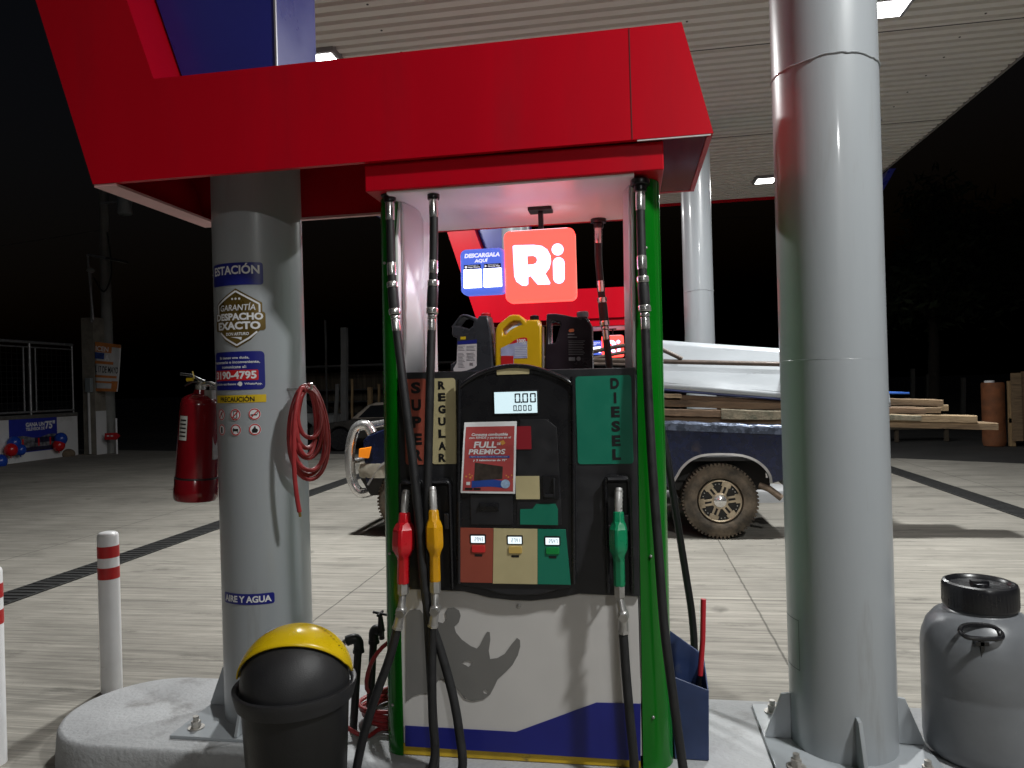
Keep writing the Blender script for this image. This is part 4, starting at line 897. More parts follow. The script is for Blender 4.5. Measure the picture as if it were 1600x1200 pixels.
# ------------------------------------------------------------------ squeegee bucket and squeegee
t = thing('squeegee_bucket', 'blue plastic windscreen bucket with slanted mouth beside the dispenser', 'bucket', (0.19, 2.87, 0.152))
BK = mat('blue_bucket_plastic', (0.024, 0.042, 0.115), 0.4, var=0.15, vs=12, rvar=0.1, dirt=(0.08, 0.09, 0.12), dirt_s=12, dirt_lo=0.6, dirt_hi=0.8)
X0, X1, Y0, Y1 = 0.118, 0.262, 2.80, 2.98
def brim(i, z0, z1, d): return [(X0+d, Y0+d, z0), (X1-d, Y0+d, z1), (X1-d, Y1-d, z1+0.07), (X0+d, Y1-d, z0+0.12)]
b = MB(); base = [(X0+0.01, Y0+0.01, 0.152), (X1-0.006, Y0+0.01, 0.152), (X1-0.006, Y1-0.01, 0.152), (X0+0.01, Y1-0.01, 0.152)]
r1 = brim(0, 0.475, 0.425, 0); r2 = brim(0, 0.475, 0.425, 0.006); r3 = [(a, c, 0.2) for a, c, _ in brim(0, 0, 0, 0.012)]
vs = base+r1+r2+r3; fs = [(3, 2, 1, 0)]
for k in range(3):
    for i in range(4): j = (i+1) % 4; fs.append((k*4+i, k*4+j, k*4+4+j, k*4+4+i))
fs.append((12, 13, 14, 15)); b.add(vs, fs); b.build('tub', BK, t, bevel=0.007, seg=3)
s_ = thing('squeegee', 'red squeegee handle standing in the blue bucket', 'squeegee', (0.24, 2.9, 0.2))
MB().tube([W_(1094, 1055, 2.87), W_(1098, 1000, 2.87), W_(1099, 936, 2.87)], 0.0105, 14).build('handle', mat('red_rubber_grip', (0.42, 0.01, 0.02), 0.4), s_)
q = W_(1094, 1055, 2.87)
MB().tube([q, Vector((0.215, 2.9, 0.205))], 0.008, 10).box(0.14, 0.245, 2.885, 2.915, 0.202, 0.235).build('head', BLK2, s_)

# ------------------------------------------------------------------ grey drum
dcx, dcy = 1.292, 2.985
t = thing('plastic_drum', 'big grey plastic drum with black screw lid on the island at right', 'drum', (dcx, dcy, 0.152))
DG_ = mat('grey_drum_plastic', (0.135, 0.142, 0.153), 0.38, var=0.12, vs=5, rvar=0.1, bump=0.06, bs=30, dirt=(0.21, 0.21, 0.21), dirt_s=9, dirt_lo=0.64, dirt_hi=0.8)
R = 0.205
MB().lathe([(R-0.05, 0.152), (R-0.02, 0.156), (R-0.004, 0.175), (R, 0.21), (R, 0.40), (R-0.002, 0.41), (R, 0.42), (R, 0.56), (R-0.006, 0.60), (R-0.022, 0.645), (R-0.05, 0.68), (R-0.075, 0.695), (0.115, 0.703), (0.113, 0.72)], (dcx, dcy, 0), 64).build('barrel', DG_, t, ang=60)
b = MB(); b.lathe([(0.116, 0.712), (0.126, 0.714), (0.127, 0.79), (0.122, 0.802), (0.112, 0.806), (0.106, 0.802), (0.100, 0.790), (0.03, 0.788), (0.028, 0.798), (0.02, 0.80)], (dcx, dcy, 0), 56)
for k in range(56):
    a = 2*math.pi*k/56; b.box(-0.0008, 0.0008, -0.0018, 0.0018, 0.722, 0.785, Matrix.Translation((dcx+0.1262*_c(a), dcy+0.1262*_s(a), 0)) @ Matrix.Rotation(a, 4, 'Z'))
b.box(dcx-0.03, dcx+0.03, dcy-0.012, dcy+0.012, 0.79, 0.808)
b.build('screw_lid', BLK2, t, ang=40)
hx, hy = dcx-0.075, dcy-0.185
b = MB(); q = [(hx+a, hy+0.03-e, z) for a, e, z in ((-0.06, 0.0, 0.672), (-0.066, 0.025, 0.664), (-0.045, 0.045, 0.655), (0.045, 0.045, 0.655), (0.066, 0.025, 0.664), (0.06, 0.0, 0.676), (0.03, -0.01, 0.684), (-0.03, -0.01, 0.684))]
b.tube(spline(q, 5, True), 0.0085, 8, closed=True); b.box(hx-0.006, hx+0.006, hy+0.0, hy+0.02, 0.575, 0.645); b.box(hx-0.022, hx+0.022, hy-0.0, hy+0.03, 0.622, 0.636)
b.build('carry_handle', BLK2, t)

# ------------------------------------------------------------------ litter bin
bcx, bcy = -1.19, 2.36
t = thing('litter_bin', 'black litter bin with domed top and yellow swing lid', 'litter bin', (bcx, bcy, 0))
BB = mat('black_bin_plastic', (0.008, 0.008, 0.0085), 0.45, var=0.15, vs=10, rvar=0.1, bump=0.1, bs=150, dirt=(0.05, 0.048, 0.045), dirt_s=8, dirt_lo=0.62, dirt_hi=0.85)
BD = mat('charcoal_dome_plastic', (0.018, 0.018, 0.020), 0.5, var=0.1, vs=10, rvar=0.06, bump=0.12, bs=260)
MB().lathe([(0.150, 0.0), (0.155, 0.004), (0.183, 0.52), (0.183, 0.535)], (bcx, bcy, 0), 64).build('barrel', BB, t, ang=60)
MB().lathe([(0.186, 0.525), (0.199, 0.527), (0.206, 0.555), (0.211, 0.575), (0.210, 0.583), (0.200, 0.586), (0.193, 0.580), (0.190, 0.570)], (bcx, bcy, 0), 64).build('rim', BD, t, ang=60)
RD = 0.186
prof = [(RD, 0.56)]+[(max(1e-6, RD*_c(rad(a))), 0.585+RD*0.95*_s(rad(a))) for a in range(0, 91, 5)]
MB().lathe(prof, (bcx, bcy, 0), 64).build('dome', BD, t, ang=60)
ax = rad(14)
def lidpt(th, ph, Rr):
    # th along the axis (0..180), ph: from the front horizon over the top to the back
    x = -Rr*_c(th); rr = Rr*_s(th)
    y, z = -rr*_c(ph), rr*_s(ph)*0.95
    return (bcx+x*_c(ax)-y*_s(ax), bcy+x*_s(ax)+y*_c(ax), 0.588+z)
b = MB()
def lidfn(u, v):
    th = rad(7+166*u); e = min(u, 1-u)
    lo_ = 57+(16 if u > 0.9 else 0)*(u-0.9)/0.1
    return lidpt(th, rad(lo_+(150-lo_)*v), RD+0.011)
b.grid(lidfn, 40, 16)
lid = b.build('swing_lid', YEL, t, solid=0.006, ang=60)
def lidtext(u, v, w): return lidpt(rad(90+u), rad(v), RD+0.015+w)
MB().text('BASURA', 12, 52, 92, 102, 0, 0.0, fn=lidtext).build('marker_scrawl', INK, lid, smooth=False) if False else None
b = MB(); b.add([lidtext(-26+8*_c(rad(a)), 96+5*_s(rad(a)), 0.0006) for a in range(0, 360, 24)], [tuple(range(15))]); b.build('round_sticker', WINK, lid, smooth=False)
b = MB()
for k in range(9): b.add([lidtext(22+k*4, 97-k*2.2+1.4*_s(k*2.4), 0.0006), lidtext(23+k*4, 97-k*2.2+1.4*_s(k*2.4), 0.0006), lidtext(25+k*4, 100-k*2.2, 0.0006), lidtext(24+k*4, 100-k*2.2, 0.0006)], [(0, 1, 2, 3)])
b.build('worn_print', INK, lid, smooth=False)

# ------------------------------------------------------------------ bollards
def bollard(x, y, label):
    t = thing('bollard', label, 'bollard', (x, y, 0), 'white bollards with red bands')
    r = 0.053
    MB().lathe([(r, 0), (r, 0.845), (r-0.004, 0.857), (r-0.014, 0.864), (0.02, 0.868)], (x, y, 0), 40).build('post', WPAINT, t, ang=50)
    for z in (0.73, 0.615):
        MB().lathe([(r, z), (r+0.0012, z), (r+0.0012, z+0.062), (r, z+0.062)], (x, y, 0), 40).build('red_band', mat('red_reflective_tape', (0.42, 0.010, 0.012), 0.35, var=0.08, vs=20), t, ang=50)
bollard(-2.835, 3.50, 'white bollard with red bands standing behind the rounded island end')
bollard(-2.815, 2.74, 'white bollard with red bands cut by the left picture edge')

# ------------------------------------------------------------------ fire extinguisher
def tilted(c, a): return Matrix.Translation(c) @ Matrix.Rotation(a, 4, 'Y')
t = thing('fire_extinguisher', 'dark red fire extinguisher hung on the left side of the sticker column', 'fire extinguisher', (-2.005, 3.02, 1.10))
ME = tilted((-2.003, 3.04, 1.115), rad(4.5)); EX = mat('extinguisher_red_enamel', (0.15, 0.003, 0.007), 0.16, var=0.05, rvar=0.04)
cyl_ = MB().lathe([(0.090, 0.0), (0.096, 0.012), (0.096, 0.055), (0.094, 0.06), (0.094, 0.10), (0.0915, 0.104), (0.0915, 0.110), (0.0915, 0.112), (0.084, 0.44), (0.078, 0.465), (0.055, 0.482), (0.03, 0.49), (0.026, 0.51)], (0, 0, 0), 48, ME).build('cylinder', EX, t, ang=55)
MB().lathe([(0.0935, 0.098), (0.0940, 0.099), (0.0940, 0.107), (0.0935, 0.108)], (0, 0, 0), 48, ME).build('black_band', INK, cyl_)
b = MB(); b.lathe([(0.024, 0.505), (0.024, 0.53), (0.014, 0.535), (0.014, 0.55)], (0, 0, 0), 20, ME)
b.tube([ME @ Vector(v) for v in ((0.01, 0, 0.535), (0.06, -0.02, 0.54), (0.10, -0.03, 0.53))], 0.012, 10); b.build('valve', CHROME, t)
b = MB(); b.tube([ME @ Vector(v) for v in ((0.02, 0, 0.548), (-0.04, -0.02, 0.575), (-0.085, -0.03, 0.578))], 0.006, 8); b.tube([ME @ Vector(v) for v in ((0.02, 0, 0.538), (-0.03, -0.02, 0.545), (-0.06, -0.03, 0.525))], 0.005, 8)
b.build('lever', BLK2, t)
b = MB(); b.tube([ME @ Vector(v) for v in ((-0.05, -0.03, 0.553), (-0.02, -0.03, 0.556))], 0.008, 8); b.tube([ME @ Vector(v) for v in ((-0.02, -0.02, 0.56), (-0.03, -0.02, 0.592))], 0.003, 6); b.build('safety_pin', YEL, t)
b = MB(); f_ = lambda u, v, w: ME @ Vector(((0.0905+w-0.02*(v-0.25))*_s(u), -(0.0905+w-0.02*(v-0.25))*_c(u), v))
b.grid(lambda u, v: f_(-0.52+0.52*u, 0.28+0.11*v, 0.0008), 10, 2); o_ = b.build('label', mat('aged_label', (0.45, 0.45, 0.42), 0.5), cyl_)
b = MB()
for k in range(5): b.grid(lambda u, v: f_(-0.46+0.40*u, 0.295+0.018*k+0.007*v, 0.0014), 6, 1)
b.build('print', INK, o_, smooth=False)
b = MB(); b.tube([ME @ Vector(v) for v in ((0.05, 0.0, 0.52), (0.10, 0.01, 0.52))], 0.01, 8); b.box(-1.93, -1.895, 3.02, 3.06, 1.30, 1.62); b.build('wall_hook', STEEL, t)

# ------------------------------------------------------------------ red air hose coil on the column
RH = mat('red_rubber_hose', (0.30, 0.022, 0.026), 0.42, var=0.12, vs=18, rvar=0.08, dirt=(0.10, 0.03, 0.03), dirt_s=14, dirt_lo=0.58, dirt_hi=0.8)
t = thing('air_hose', 'red rubber air hose coiled on a hook on the sticker column', 'air hose', (-1.36, 2.86, 1.1))
hy0 = 2.84; b = MB(); path = []
def hyf(px): return 2.865+(px-445)/75*0.2
rnd = random.Random(5)
loops = [(449, 519, 749), (451, 512, 742), (455, 507, 716), (459, 500, 700), (462, 495, 712), (454, 515, 735), (465, 505, 684)]
for li, (xl, xr, yb_) in enumerate(loops):
    xc_, yt = (xl+xr)/2, 601+li*1.6; n = 22
    for k in range(n):
        a = 2*math.pi*k/n; e = (1-_c(a))/2
        px = 480+(xc_-480)*e+(xr-xl)/2*_s(a)*(0.75+0.25*e); py = yt+(yb_-yt)*e
        path.append(W_(px, py, hyf(px)-0.004*li-0.02*e+0.010*_s(a*2+li)))
path += [W_(470, 606, 2.87), W_(461, 650, 2.835), W_(459, 720, 2.83), W_(463, 770, 2.835), W_(468, 800, 2.84)]
MB().tube(spline(path, 2), 0.0098, 10).build('hose', RH, t)
q = path[-1]; MB().cyl(q, q+Vector((0.003, 0, -0.02)), 0.006, n=10).build('brass_tip', mat('brass', (0.5, 0.33, 0.1), 0.3, 0.9), t)
hk = W_(481, 607, 2.945)
MB().tube([Vector((-1.525, 2.965, hk.z)), Vector((hk.x, 2.94, hk.z-0.002)), Vector((hk.x+0.03, 2.915, hk.z-0.002)), Vector((hk.x+0.035, 2.91, hk.z+0.022))], 0.006, 8).build('hook', STEEL, t)

# ------------------------------------------------------------------ standpipes and ground hose
PIPE = mat('black_iron_pipe', (0.012, 0.012, 0.013), 0.5, 0.2, var=0.3, vs=30, rvar=0.12)
p1 = atZ(552, 1141, 0.15); p2 = atZ(577, 1128, 0.15)
t1 = W_(560, 1004, p1.y); t2 = W_(584, 990, p2.y)
t = thing('standpipe', 'short black air pipe with elbow and red hose, nearest the litter bin', 'standpipe', p1, 'black standpipes beside the dispenser')
MB().tube([p1, Vector((t1.x, p1.y, t1.z-0.01))], 0.0165, 16).build('riser', PIPE, t)
b = MB(); e0 = Vector((t1.x, p1.y, t1.z-0.03)); b.tube(spline([e0, e0+Vector((0, 0, 0.03)), e0+Vector((-0.012, -0.01, 0.05)), e0+Vector((-0.045, -0.02, 0.042))], 5), 0.0215, 14); b.tube([e0+Vector((0, 0, -0.012)), e0+Vector((0, 0, 0.004))], 0.0245, 14); b.build('elbow', PIPE, t)
cq = e0+Vector((-0.045, -0.02, 0.042)); MB().tube([cq, cq+Vector((-0.045, -0.01, -0.025))], 0.0125, 12).build('coupling', CHROME, t)
t = thing('standpipe', 'taller black water pipe with elbow and tap handle beside the green column', 'standpipe', p2, 'black standpipes beside the dispenser')
MB().tube([p2, Vector((t2.x, p2.y, t2.z-0.01))], 0.0165, 16).build('riser', PIPE, t)
b = MB(); e1 = Vector((t2.x, p2.y, t2.z-0.03)); b.tube(spline([e1, e1+Vector((0, 0, 0.03)), e1+Vector((0.012, -0.005, 0.05)), e1+Vector((0.036, -0.01, 0.046))], 5), 0.0215, 14); b.tube([e1+Vector((0, 0, -0.012)), e1+Vector((0, 0, 0.004))], 0.0245, 14); b.build('elbow', PIPE, t)
tq = e1+Vector((0.04, -0.012, 0.046)); b = MB(); b.tube([tq, tq+Vector((-0.004, 0, 0.075))], [0.016, 0.009], 12); b.tube([tq, tq+Vector((0.012, -0.03, -0.02))], 0.012, 10)
b.tube([tq+Vector((-0.036, 0, 0.082)), tq+Vector((0.032, 0, 0.070))], 0.006, 8); b.tube([tq+Vector((-0.004, -0.03, 0.076)), tq+Vector((-0.004, 0.03, 0.076))], 0.006, 8); b.build('tap', PIPE, t)
# hose on the island
a0 = cq+Vector((-0.045, -0.01, -0.025)); pts = [a0, a0+Vector((-0.02, -0.01, -0.03)), Vector((a0.x-0.03, a0.y-0.01, 0.40)), Vector((a0.x+0.0, a0.y-0.03, 0.24)), Vector((-1.13, 2.83, 0.165))]
n0 = len(pts)
for k in range(58):
    a = k*0.62; rr = 0.165+0.02*_s(k*1.3); pts.append(Vector((-1.02+rr*1.15*_c(a-1.9), 3.06+rr*0.95*_s(a-1.9), 0.160+0.014*(k//10)+0.004*_s(k*2.1))))
pts += [Vector((-1.16, 2.98, 0.28)), Vector((-1.13, 2.92, 0.42)), Vector((-1.05, 2.92, 0.52)), Vector((-0.98, 2.98, 0.50)), Vector((-0.95, 3.1, 0.3)), Vector((-0.98, 3.2, 0.17))]
tag(MB().tube(spline(pts, 4), 0.0092, 10).build('air_hose', RH, loc=(-1.02, 3.0, 0.15)), 'red hose lying in a heap on the island behind the standpipes', 'air hose')

# ================================================================== pickup truck
PYF, PYB = 7.40, 9.10
NAVYP = mat('scuffed_navy_paint', (0.006, 0.0095, 0.034), 0.24, var=0.3, vs=14, bump=0.22, bs=9, dirt=(0.085, 0.062, 0.040), dirt_s=2.6, dirt_lo=0.57, dirt_hi=0.80, coat=0.25)
pk = thing('pickup_truck', 'dark blue pickup with muddy tyres loaded with planks and a white board', 'pickup truck', (-0.8, 8.2, 0))
WX1, WX2, WZ, WR = 0.858, -2.365, 0.385, 0.372
def arc_(cx, cz, r, a0, a1, n=12): return [(cx+r*_c(rad(a0+(a1-a0)*k/n)), cz+r*_s(rad(a0+(a1-a0)*k/n))) for k in range(n+1)]
side = [(-2.86, 0.64), (-2.87, 1.05), (-2.82, 1.10), (-2.6, 1.18), (-2.3, 1.225), (-1.75, 1.265), (-0.15, 1.225), (0.0, 1.205), (1.46, 1.118), (1.49, 1.09), (1.475, 0.60)]
ARCH = [(0.478, 0.165), (0.468, 0.235), (0.42, 0.315), (0.335, 0.385), (0.22, 0.430), (0.08, 0.446), (-0.08, 0.446), (-0.19, 0.430), (-0.285, 0.385), (-0.36, 0.315), (-0.41, 0.235), (-0.455, 0.165)]
ARCH = [(p.x, p.y) for p in spline([(a, c, 0) for a, c in ARCH], 3)]
side += [(1.37, 0.565)]+[(WX1+a, 0.40+c) for a, c in ARCH]+[(0.385, 0.53), (-1.82, 0.50)]+[(WX2+a, 0.40+c) for a, c in ARCH]+[(-2.83, 0.56)]
b = MB(); b.shape([side], 0.045, PYF+0.045, 0.012); b.shape([side], 0.045, PYB-0.045, 0.012)
bd = b.build('body', NAVYP, pk, ang=35)
MB().box(0.02, 1.44, PYF+0.09, PYB-0.09, 0.78, 0.82).box(0.0, 0.05, PYF+0.09, PYB-0.09, 0.6, 1.2).build('bed_floor', mat('bed_steel', (0.05, 0.05, 0.055), 0.6), pk, smooth=False)
MB().box(1.44, 1.485, PYF+0.07, PYB-0.07, 0.58, 1.09).build('tailgate', NAVYP, pk, bevel=0.01)
hood = [(-2.86, 0.75), (-2.875, 1.04), (-2.82, 1.115), (-2.5, 1.215), (-1.7, 1.285), (-1.7, 0.55), (-2.0, 0.55)]
MB().shape([hood], (PYB-PYF)/2-0.095, (PYF+PYB)/2, 0.01).build('hood', NAVYP, pk, ang=35)
cab = [(-1.76, 1.22), (-1.20, 1.70), (-1.05, 1.735), (-0.35, 1.735), (-0.22, 1.70), (-0.06, 1.22), (-0.06, 0.55), (-1.76, 0.55)]
MB().shape([cab], (PYB-PYF)/2-0.10, (PYF+PYB)/2, 0.03).build('cab', NAVYP, pk, ang=35)
GLS = mat('dark_car_glass', (0.008, 0.009, 0.011), 0.06, spec=0.8)
for y_ in (PYF+0.098, PYB-0.098):
    MB().shape([[(-1.58, 1.27), (-1.17, 1.66), (-0.80, 1.66), (-0.80, 1.27)]], 0.003, y_).build('side_window', GLS, pk, smooth=False)
    MB().shape([[(-0.74, 1.27), (-0.74, 1.66), (-0.34, 1.66), (-0.18, 1.27)]], 0.003, y_).build('side_window', GLS, pk, smooth=False)
b = MB(); b.add([(-1.742, PYF+0.2, 1.245), (-1.742, PYB-0.2, 1.245), (-1.232, PYB-0.28, 1.68), (-1.232, PYF+0.28, 1.68)], [(0, 3, 2, 1)]); b.build('windscreen', GLS, pk, solid=0.008)
# rail cap with dents, its colour lightened to stand for the lamp's reflection
b = MB()
def railfn(u, v):
    a = rad(180*v); x = 0.02+1.45*u; z = 1.198-0.0585*(x-0.02)
    d = 0.006*_s(x*23)*_s(x*9+1)
    return (x, PYF+0.03-0.042*_c(a)+d*0.6, z+0.030*_s(a)+d-0.004)
b.grid(railfn, 60, 8); b.grid(lambda u, v: (0.02+1.45*u, PYF-0.012+0.006*_s(u*31)*_s(u*13), 1.198-0.0585*1.45*u-0.0-0.07*v), 60, 3)
b.build('bed_rail', mat('rail_paint_sheen', (0.10, 0.12, 0.17), 0.28, 0.5, var=0.5, vs=14, rvar=0.12, bump=0.5, bs=16), pk, ang=60)
LIP = mat('grey_arch_lip', (0.22, 0.21, 0.20), 0.45, 0.2, var=0.2, vs=9)
for wx in (WX1, WX2):
    q = [(wx+a, 0.40+c) for a, c in ARCH]; b = MB()
    b.loft([[(x, PYF-0.012, z), (x, PYF+0.03, z), (wx+(x-wx)*1.05, PYF+0.03, 0.42+(z-0.42)*1.05), (wx+(x-wx)*1.05, PYF-0.004, 0.42+(z-0.42)*1.05)] for x, z in q]); b.build('arch_lip', LIP, pk)
    MB().shape([arc_(wx, 0.42, 0.44, 0, 180)], 0.30, PYF+0.40).build('wheel_well', mat('well_dark', (0.012, 0.011, 0.010), 0.9), pk, smooth=False) if False else None
TYRE = mat('muddy_tyre', (0.045, 0.037, 0.028), 0.9, var=0.3, vs=14, bump=0.4, bs=40, dirt=(0.13, 0.10, 0.07), dirt_s=5, dirt_lo=0.42, dirt_hi=0.62)
RIMM = mat('muddy_alloy', (0.52, 0.43, 0.31), 0.38, 0.7, var=0.3, vs=14, rvar=0.12, dirt=(0.13, 0.10, 0.07), dirt_s=7, dirt_lo=0.5, dirt_hi=0.7)
DRK = mat('wheel_dark', (0.012, 0.011, 0.010), 0.7)
def wheel(cx, ysgn, yo, hubz=WZ):
    # built facing -Y at the origin, then mirrored for the other side
    Mx = Matrix.Translation((cx, yo, hubz)) @ (Matrix.Identity(4) if ysgn < 0 else Matrix.Rotation(rad(180), 4, 'Z')) @ Matrix.Rotation(rad(90), 4, 'X')
    ty = MB(); ty.lathe([(0.205, -0.10), (0.225, 0.0), (0.232, 0.012), (0.26, 0.022), (0.31, 0.020), (0.345, 0.006), (0.362, -0.012), (0.368, -0.05), (0.368, -0.20), (0.35, -0.235), (0.25, -0.245), (0.205, -0.2)], (0, 0, 0), 72, Mx)
    for k in range(60):
        a = 2*math.pi*k/60; Q = Mx @ Matrix.Rotation(a, 4, 'Z')
        ty.box(0.352, 0.376, -0.010, 0.010, -0.085 if k % 2 else -0.06, -0.002 if k % 2 else 0.001, Q); ty.box(0.362, 0.375, -0.011, 0.011, -0.16, -0.10, Q)
    tyre = ty.build('wheel', TYRE, pk, ang=30)
    MB().lathe([(0.0001, -0.09), (0.20, -0.09), (0.205, -0.02), (0.200, -0.01)], (0, 0, 0), 48, Mx).build('wheel_back', DRK, tyre)
    b = MB(); b.lathe([(0.190, -0.03), (0.196, 0.008), (0.206, 0.012), (0.213, 0.006), (0.213, -0.03)], (0, 0, 0), 64, Mx)
    for k in range(6):
        Q = Mx @ Matrix.Rotation(rad(60*k+8), 4, 'Z')
        for s in (-1, 1):
            b.box(0.055, 0.196, s*0.022-0.011, s*0.022+0.011, -0.03, 0.0, Q)
        b.box(0.150, 0.196, -0.046, 0.046, -0.025, 0.006, Q)
    b.lathe([(0.085, -0.04), (0.082, 0.0), (0.07, 0.004), (0.06, 0.0)], (0, 0, 0), 36, Mx)
    b.build('rim', RIMM, tyre, bevel=0.002, ang=30)
    b = MB(); b.lathe([(0.062, -0.02), (0.060, 0.015), (0.045, 0.024), (0.038, 0.03), (0.0001, 0.034)], (0, 0, 0), 36, Mx)
    for k in range(12): b.box(0.048, 0.064, -0.004, 0.004, 0.0, 0.016, Mx @ Matrix.Rotation(rad(30*k), 4, 'Z'))
    b.build('hub_cap', CHROME, tyre)
    b = MB()
    for k in range(12): b.cyl(Mx @ Vector((0.172*_c(rad(30*k+8+(12 if k % 2 else -12)*.0+9*(1 if k % 2 else -1)-15)), 0.172*_s(rad(30*k+8+9*(1 if k % 2 else -1)-15)), 0.004)), Mx @ Vector((0.172*_c(rad(30*k+8+9*(1 if k % 2 else -1)-15)), 0.172*_s(rad(30*k+8+9*(1 if k % 2 else -1)-15)), 0.010)), 0.006, n=8)
    b.build('rim_bolt', STEEL, tyre)
    return tyre
for cx in (WX1, WX2):
    wheel(cx, -1, PYF+0.03); wheel(cx, 1, PYB-0.03)
b = MB(); b.cyl((WX1, PYF+0.2, WZ), (WX1, PYB-0.2, WZ), 0.05); b.cyl((WX2, PYF+0.2, WZ), (WX2, PYB-0.2, WZ), 0.05)
b.box(-2.7, 1.4, PYF+0.35, PYF+0.45, 0.45, 0.56); b.box(-2.7, 1.4, PYB-0.45, PYB-0.35, 0.45, 0.56); b.box(-2.0, 0.3, PYF+0.3, PYB-0.3, 0.36, 0.55); b.build('chassis', DRK, pk)
MB().box(0.45, 1.35, PYF+0.3, PYB-0.3, 0.56, 0.79).build('inner_wing', DRK, pk, smooth=False); MB().box(-2.72, -1.9, PYF+0.3, PYB-0.3, 0.6, 1.1).build('inner_wing', DRK, pk, smooth=False)
MB().tube([(1.25, 7.50, 0.53), (1.34, 7.46, 0.50), (1.45, 7.44, 0.41)], 0.033, 14).build('exhaust_pipe', mat('rusty_pipe', (0.20, 0.15, 0.11), 0.6, 0.5, var=0.4, vs=20), pk)
MB().box(1.49, 1.58, PYF+0.05, PYB-0.05, 0.52, 0.66).build('rear_bumper', STEEL, pk, bevel=0.01)
# front end: bumper, bull bar, lights
BUMP = mat('dirty_beige_bumper', (0.34, 0.31, 0.25), 0.5, var=0.25, vs=12, rvar=0.1)
b = MB(); bp = spline([(-2.66, PYF+0.0, 0.73), (-2.86, PYF+0.0, 0.73), (-2.96, PYF+0.12, 0.73), (-2.99, 8.25, 0.73), (-2.96, PYB-0.12, 0.73), (-2.86, PYB, 0.73), (-2.66, PYB, 0.73)], 6)
b.loft([[(p.x+0.03, p.y+0.0, 0.645), (p.x, p.y, 0.66), (p.x-0.01, p.y-0.008, 0.74), (p.x+0.01, p.y, 0.80), (p.x+0.06, p.y+0.02, 0.80)] for p in bp]); b.build('front_bumper', BUMP, pk, ang=40)
MB().loft([[(-2.92, PYF+0.02, 0.64), (-2.66, PYF+0.02, 0.64), (-2.66, PYB-0.02, 0.64), (-2.92, PYB-0.02, 0.64)], [(-2.82, PYF+0.05, 0.45), (-2.74, PYF+0.05, 0.45), (-2.74, PYB-0.05, 0.45), (-2.82, PYB-0.05, 0.45)]]).build('front_skirt', DRK, pk, smooth=False)
b = MB()
for y_ in (PYF+0.10, PYB-0.10):
    b.tube(spline([(-2.80, y_, 1.12), (-2.86, y_, 1.21), (-2.98, y_, 1.19), (-3.05, y_, 1.02), (-3.07, y_, 0.80), (-3.04, y_, 0.58), (-2.95, y_, 0.47), (-2.80, y_, 0.50)], 6), 0.055, 16)
b.tube([(-2.98, PYF+0.10, 1.19), (-2.98, PYB-0.10, 1.19)], 0.042, 16); b.tube([(-3.07, PYF+0.10, 0.80), (-3.07, PYB-0.10, 0.80)], 0.035, 16)
b.build('bull_bar', CHROME, pk, ang=60)
ORA = mat('amber_lens', (0.75, 0.20, 0.01), 0.15, emit=(1.0, 0.30, 0.02), es=0.35, var=0.1, vs=30)
for y_ in (PYF, PYB-0.032):
    MB().loft([[(-2.925, y_-0.014, 0.87), (-2.81, y_-0.018, 0.86), (-2.81, y_+0.05, 0.86), (-2.925, y_+0.05, 0.87)], [(-2.915, y_-0.014, 0.965), (-2.775, y_-0.018, 0.985), (-2.775, y_+0.05, 0.985), (-2.915, y_+0.05, 0.965)]]).build('indicator', ORA, pk, bevel=0.006)
for y_ in (PYF+0.12, PYB-0.34):
    MB().box(-2.90, -2.86, y_, y_+0.22, 0.86, 1.02).build('headlight', mat('headlight_lens', (0.5, 0.5, 0.5), 0.1, var=0.1), pk, bevel=0.01)
MB().box(-2.895, -2.86, PYF+0.38, PYB-0.38, 0.85, 1.03).build('grille', DRK, pk, bevel=0.006)
# pipe rack over the bed
RK = mat('brown_rack_pipe', (0.085, 0.062, 0.050), 0.45, 0.2, var=0.3, vs=16, rvar=0.1)
ra, rb = W_(905, 562, 7.42), W_(1222, 569, 7.42); rz = lambda x: ra.z+(rb.z-ra.z)*(x-ra.x)/(rb.x-ra.x)
b = MB()
for y_ in (7.42, 9.06):
    b.tube([(-1.1, y_, rz(-1.1)), (2.0, y_, rz(2.0))], 0.024, 12)
    b.tube(spline([(ra.x-0.75, y_, rz(ra.x)+0.0), (ra.x, y_, W_(905, 553, 7.42).z), (W_(968, 541, 7.42).x, y_, W_(968, 541, 7.42).z), (W_(1010, 538, 7.42).x, y_, W_(1010, 538, 7.42).z), (W_(1036, 547, 7.42).x, y_, W_(1036, 547, 7.42).z), (W_(1066, 560, 7.42).x, y_, W_(1066, 561, 7.42).z)], 5), 0.022, 12)
    for x_ in (-1.0, 0.03, 1.545): b.tube([(x_, y_, 1.14), (x_, y_, rz(x_))], 0.022, 12)
for x_ in (-1.0, 1.545): b.tube([(x_, 7.42, rz(x_)), (x_, 9.06, rz(x_))], 0.022, 12)
b.build('pipe_rack', RK, pk)

# ------------------------------------------------------------------ load: boards and planks
FOIL = mat('white_foil_board', (0.39, 0.42, 0.45), 0.33, 0.1, var=0.05, vs=3, rvar=0.08, bump=0.55, bs=3.5, stretch=(0.6, 1, 1.8))
t = thing('insulation_board', 'big silvery white foil board standing on the planks in the pickup', 'board', (1.3, 7.6, 1.4))
zA_, zB_ = 1.53, 1.403; s1 = (zB_-zA_)/(1.473-0.309)
lo_ = lambda x: 1.53+s1*(x-0.309); hi_ = lambda x: 2.028-0.109*(x-0.323)
def sheetbox(x0, x1, y0, lean, th):
    b = MB()
    def fn(u, v):
        x = x0+(x1-x0)*u; z = lo_(x)+(hi_(x)-lo_(x))*v
        return (x, y0+lean*v+0.003*_s(x*5+v*3)+0.002*_s(v*14+x), z)
    b.grid(fn, 24, 10); return b
sheetbox(0.12, 2.5, 7.50, 0.16, 0.05).build('front_face', FOIL, t, solid=0.03)
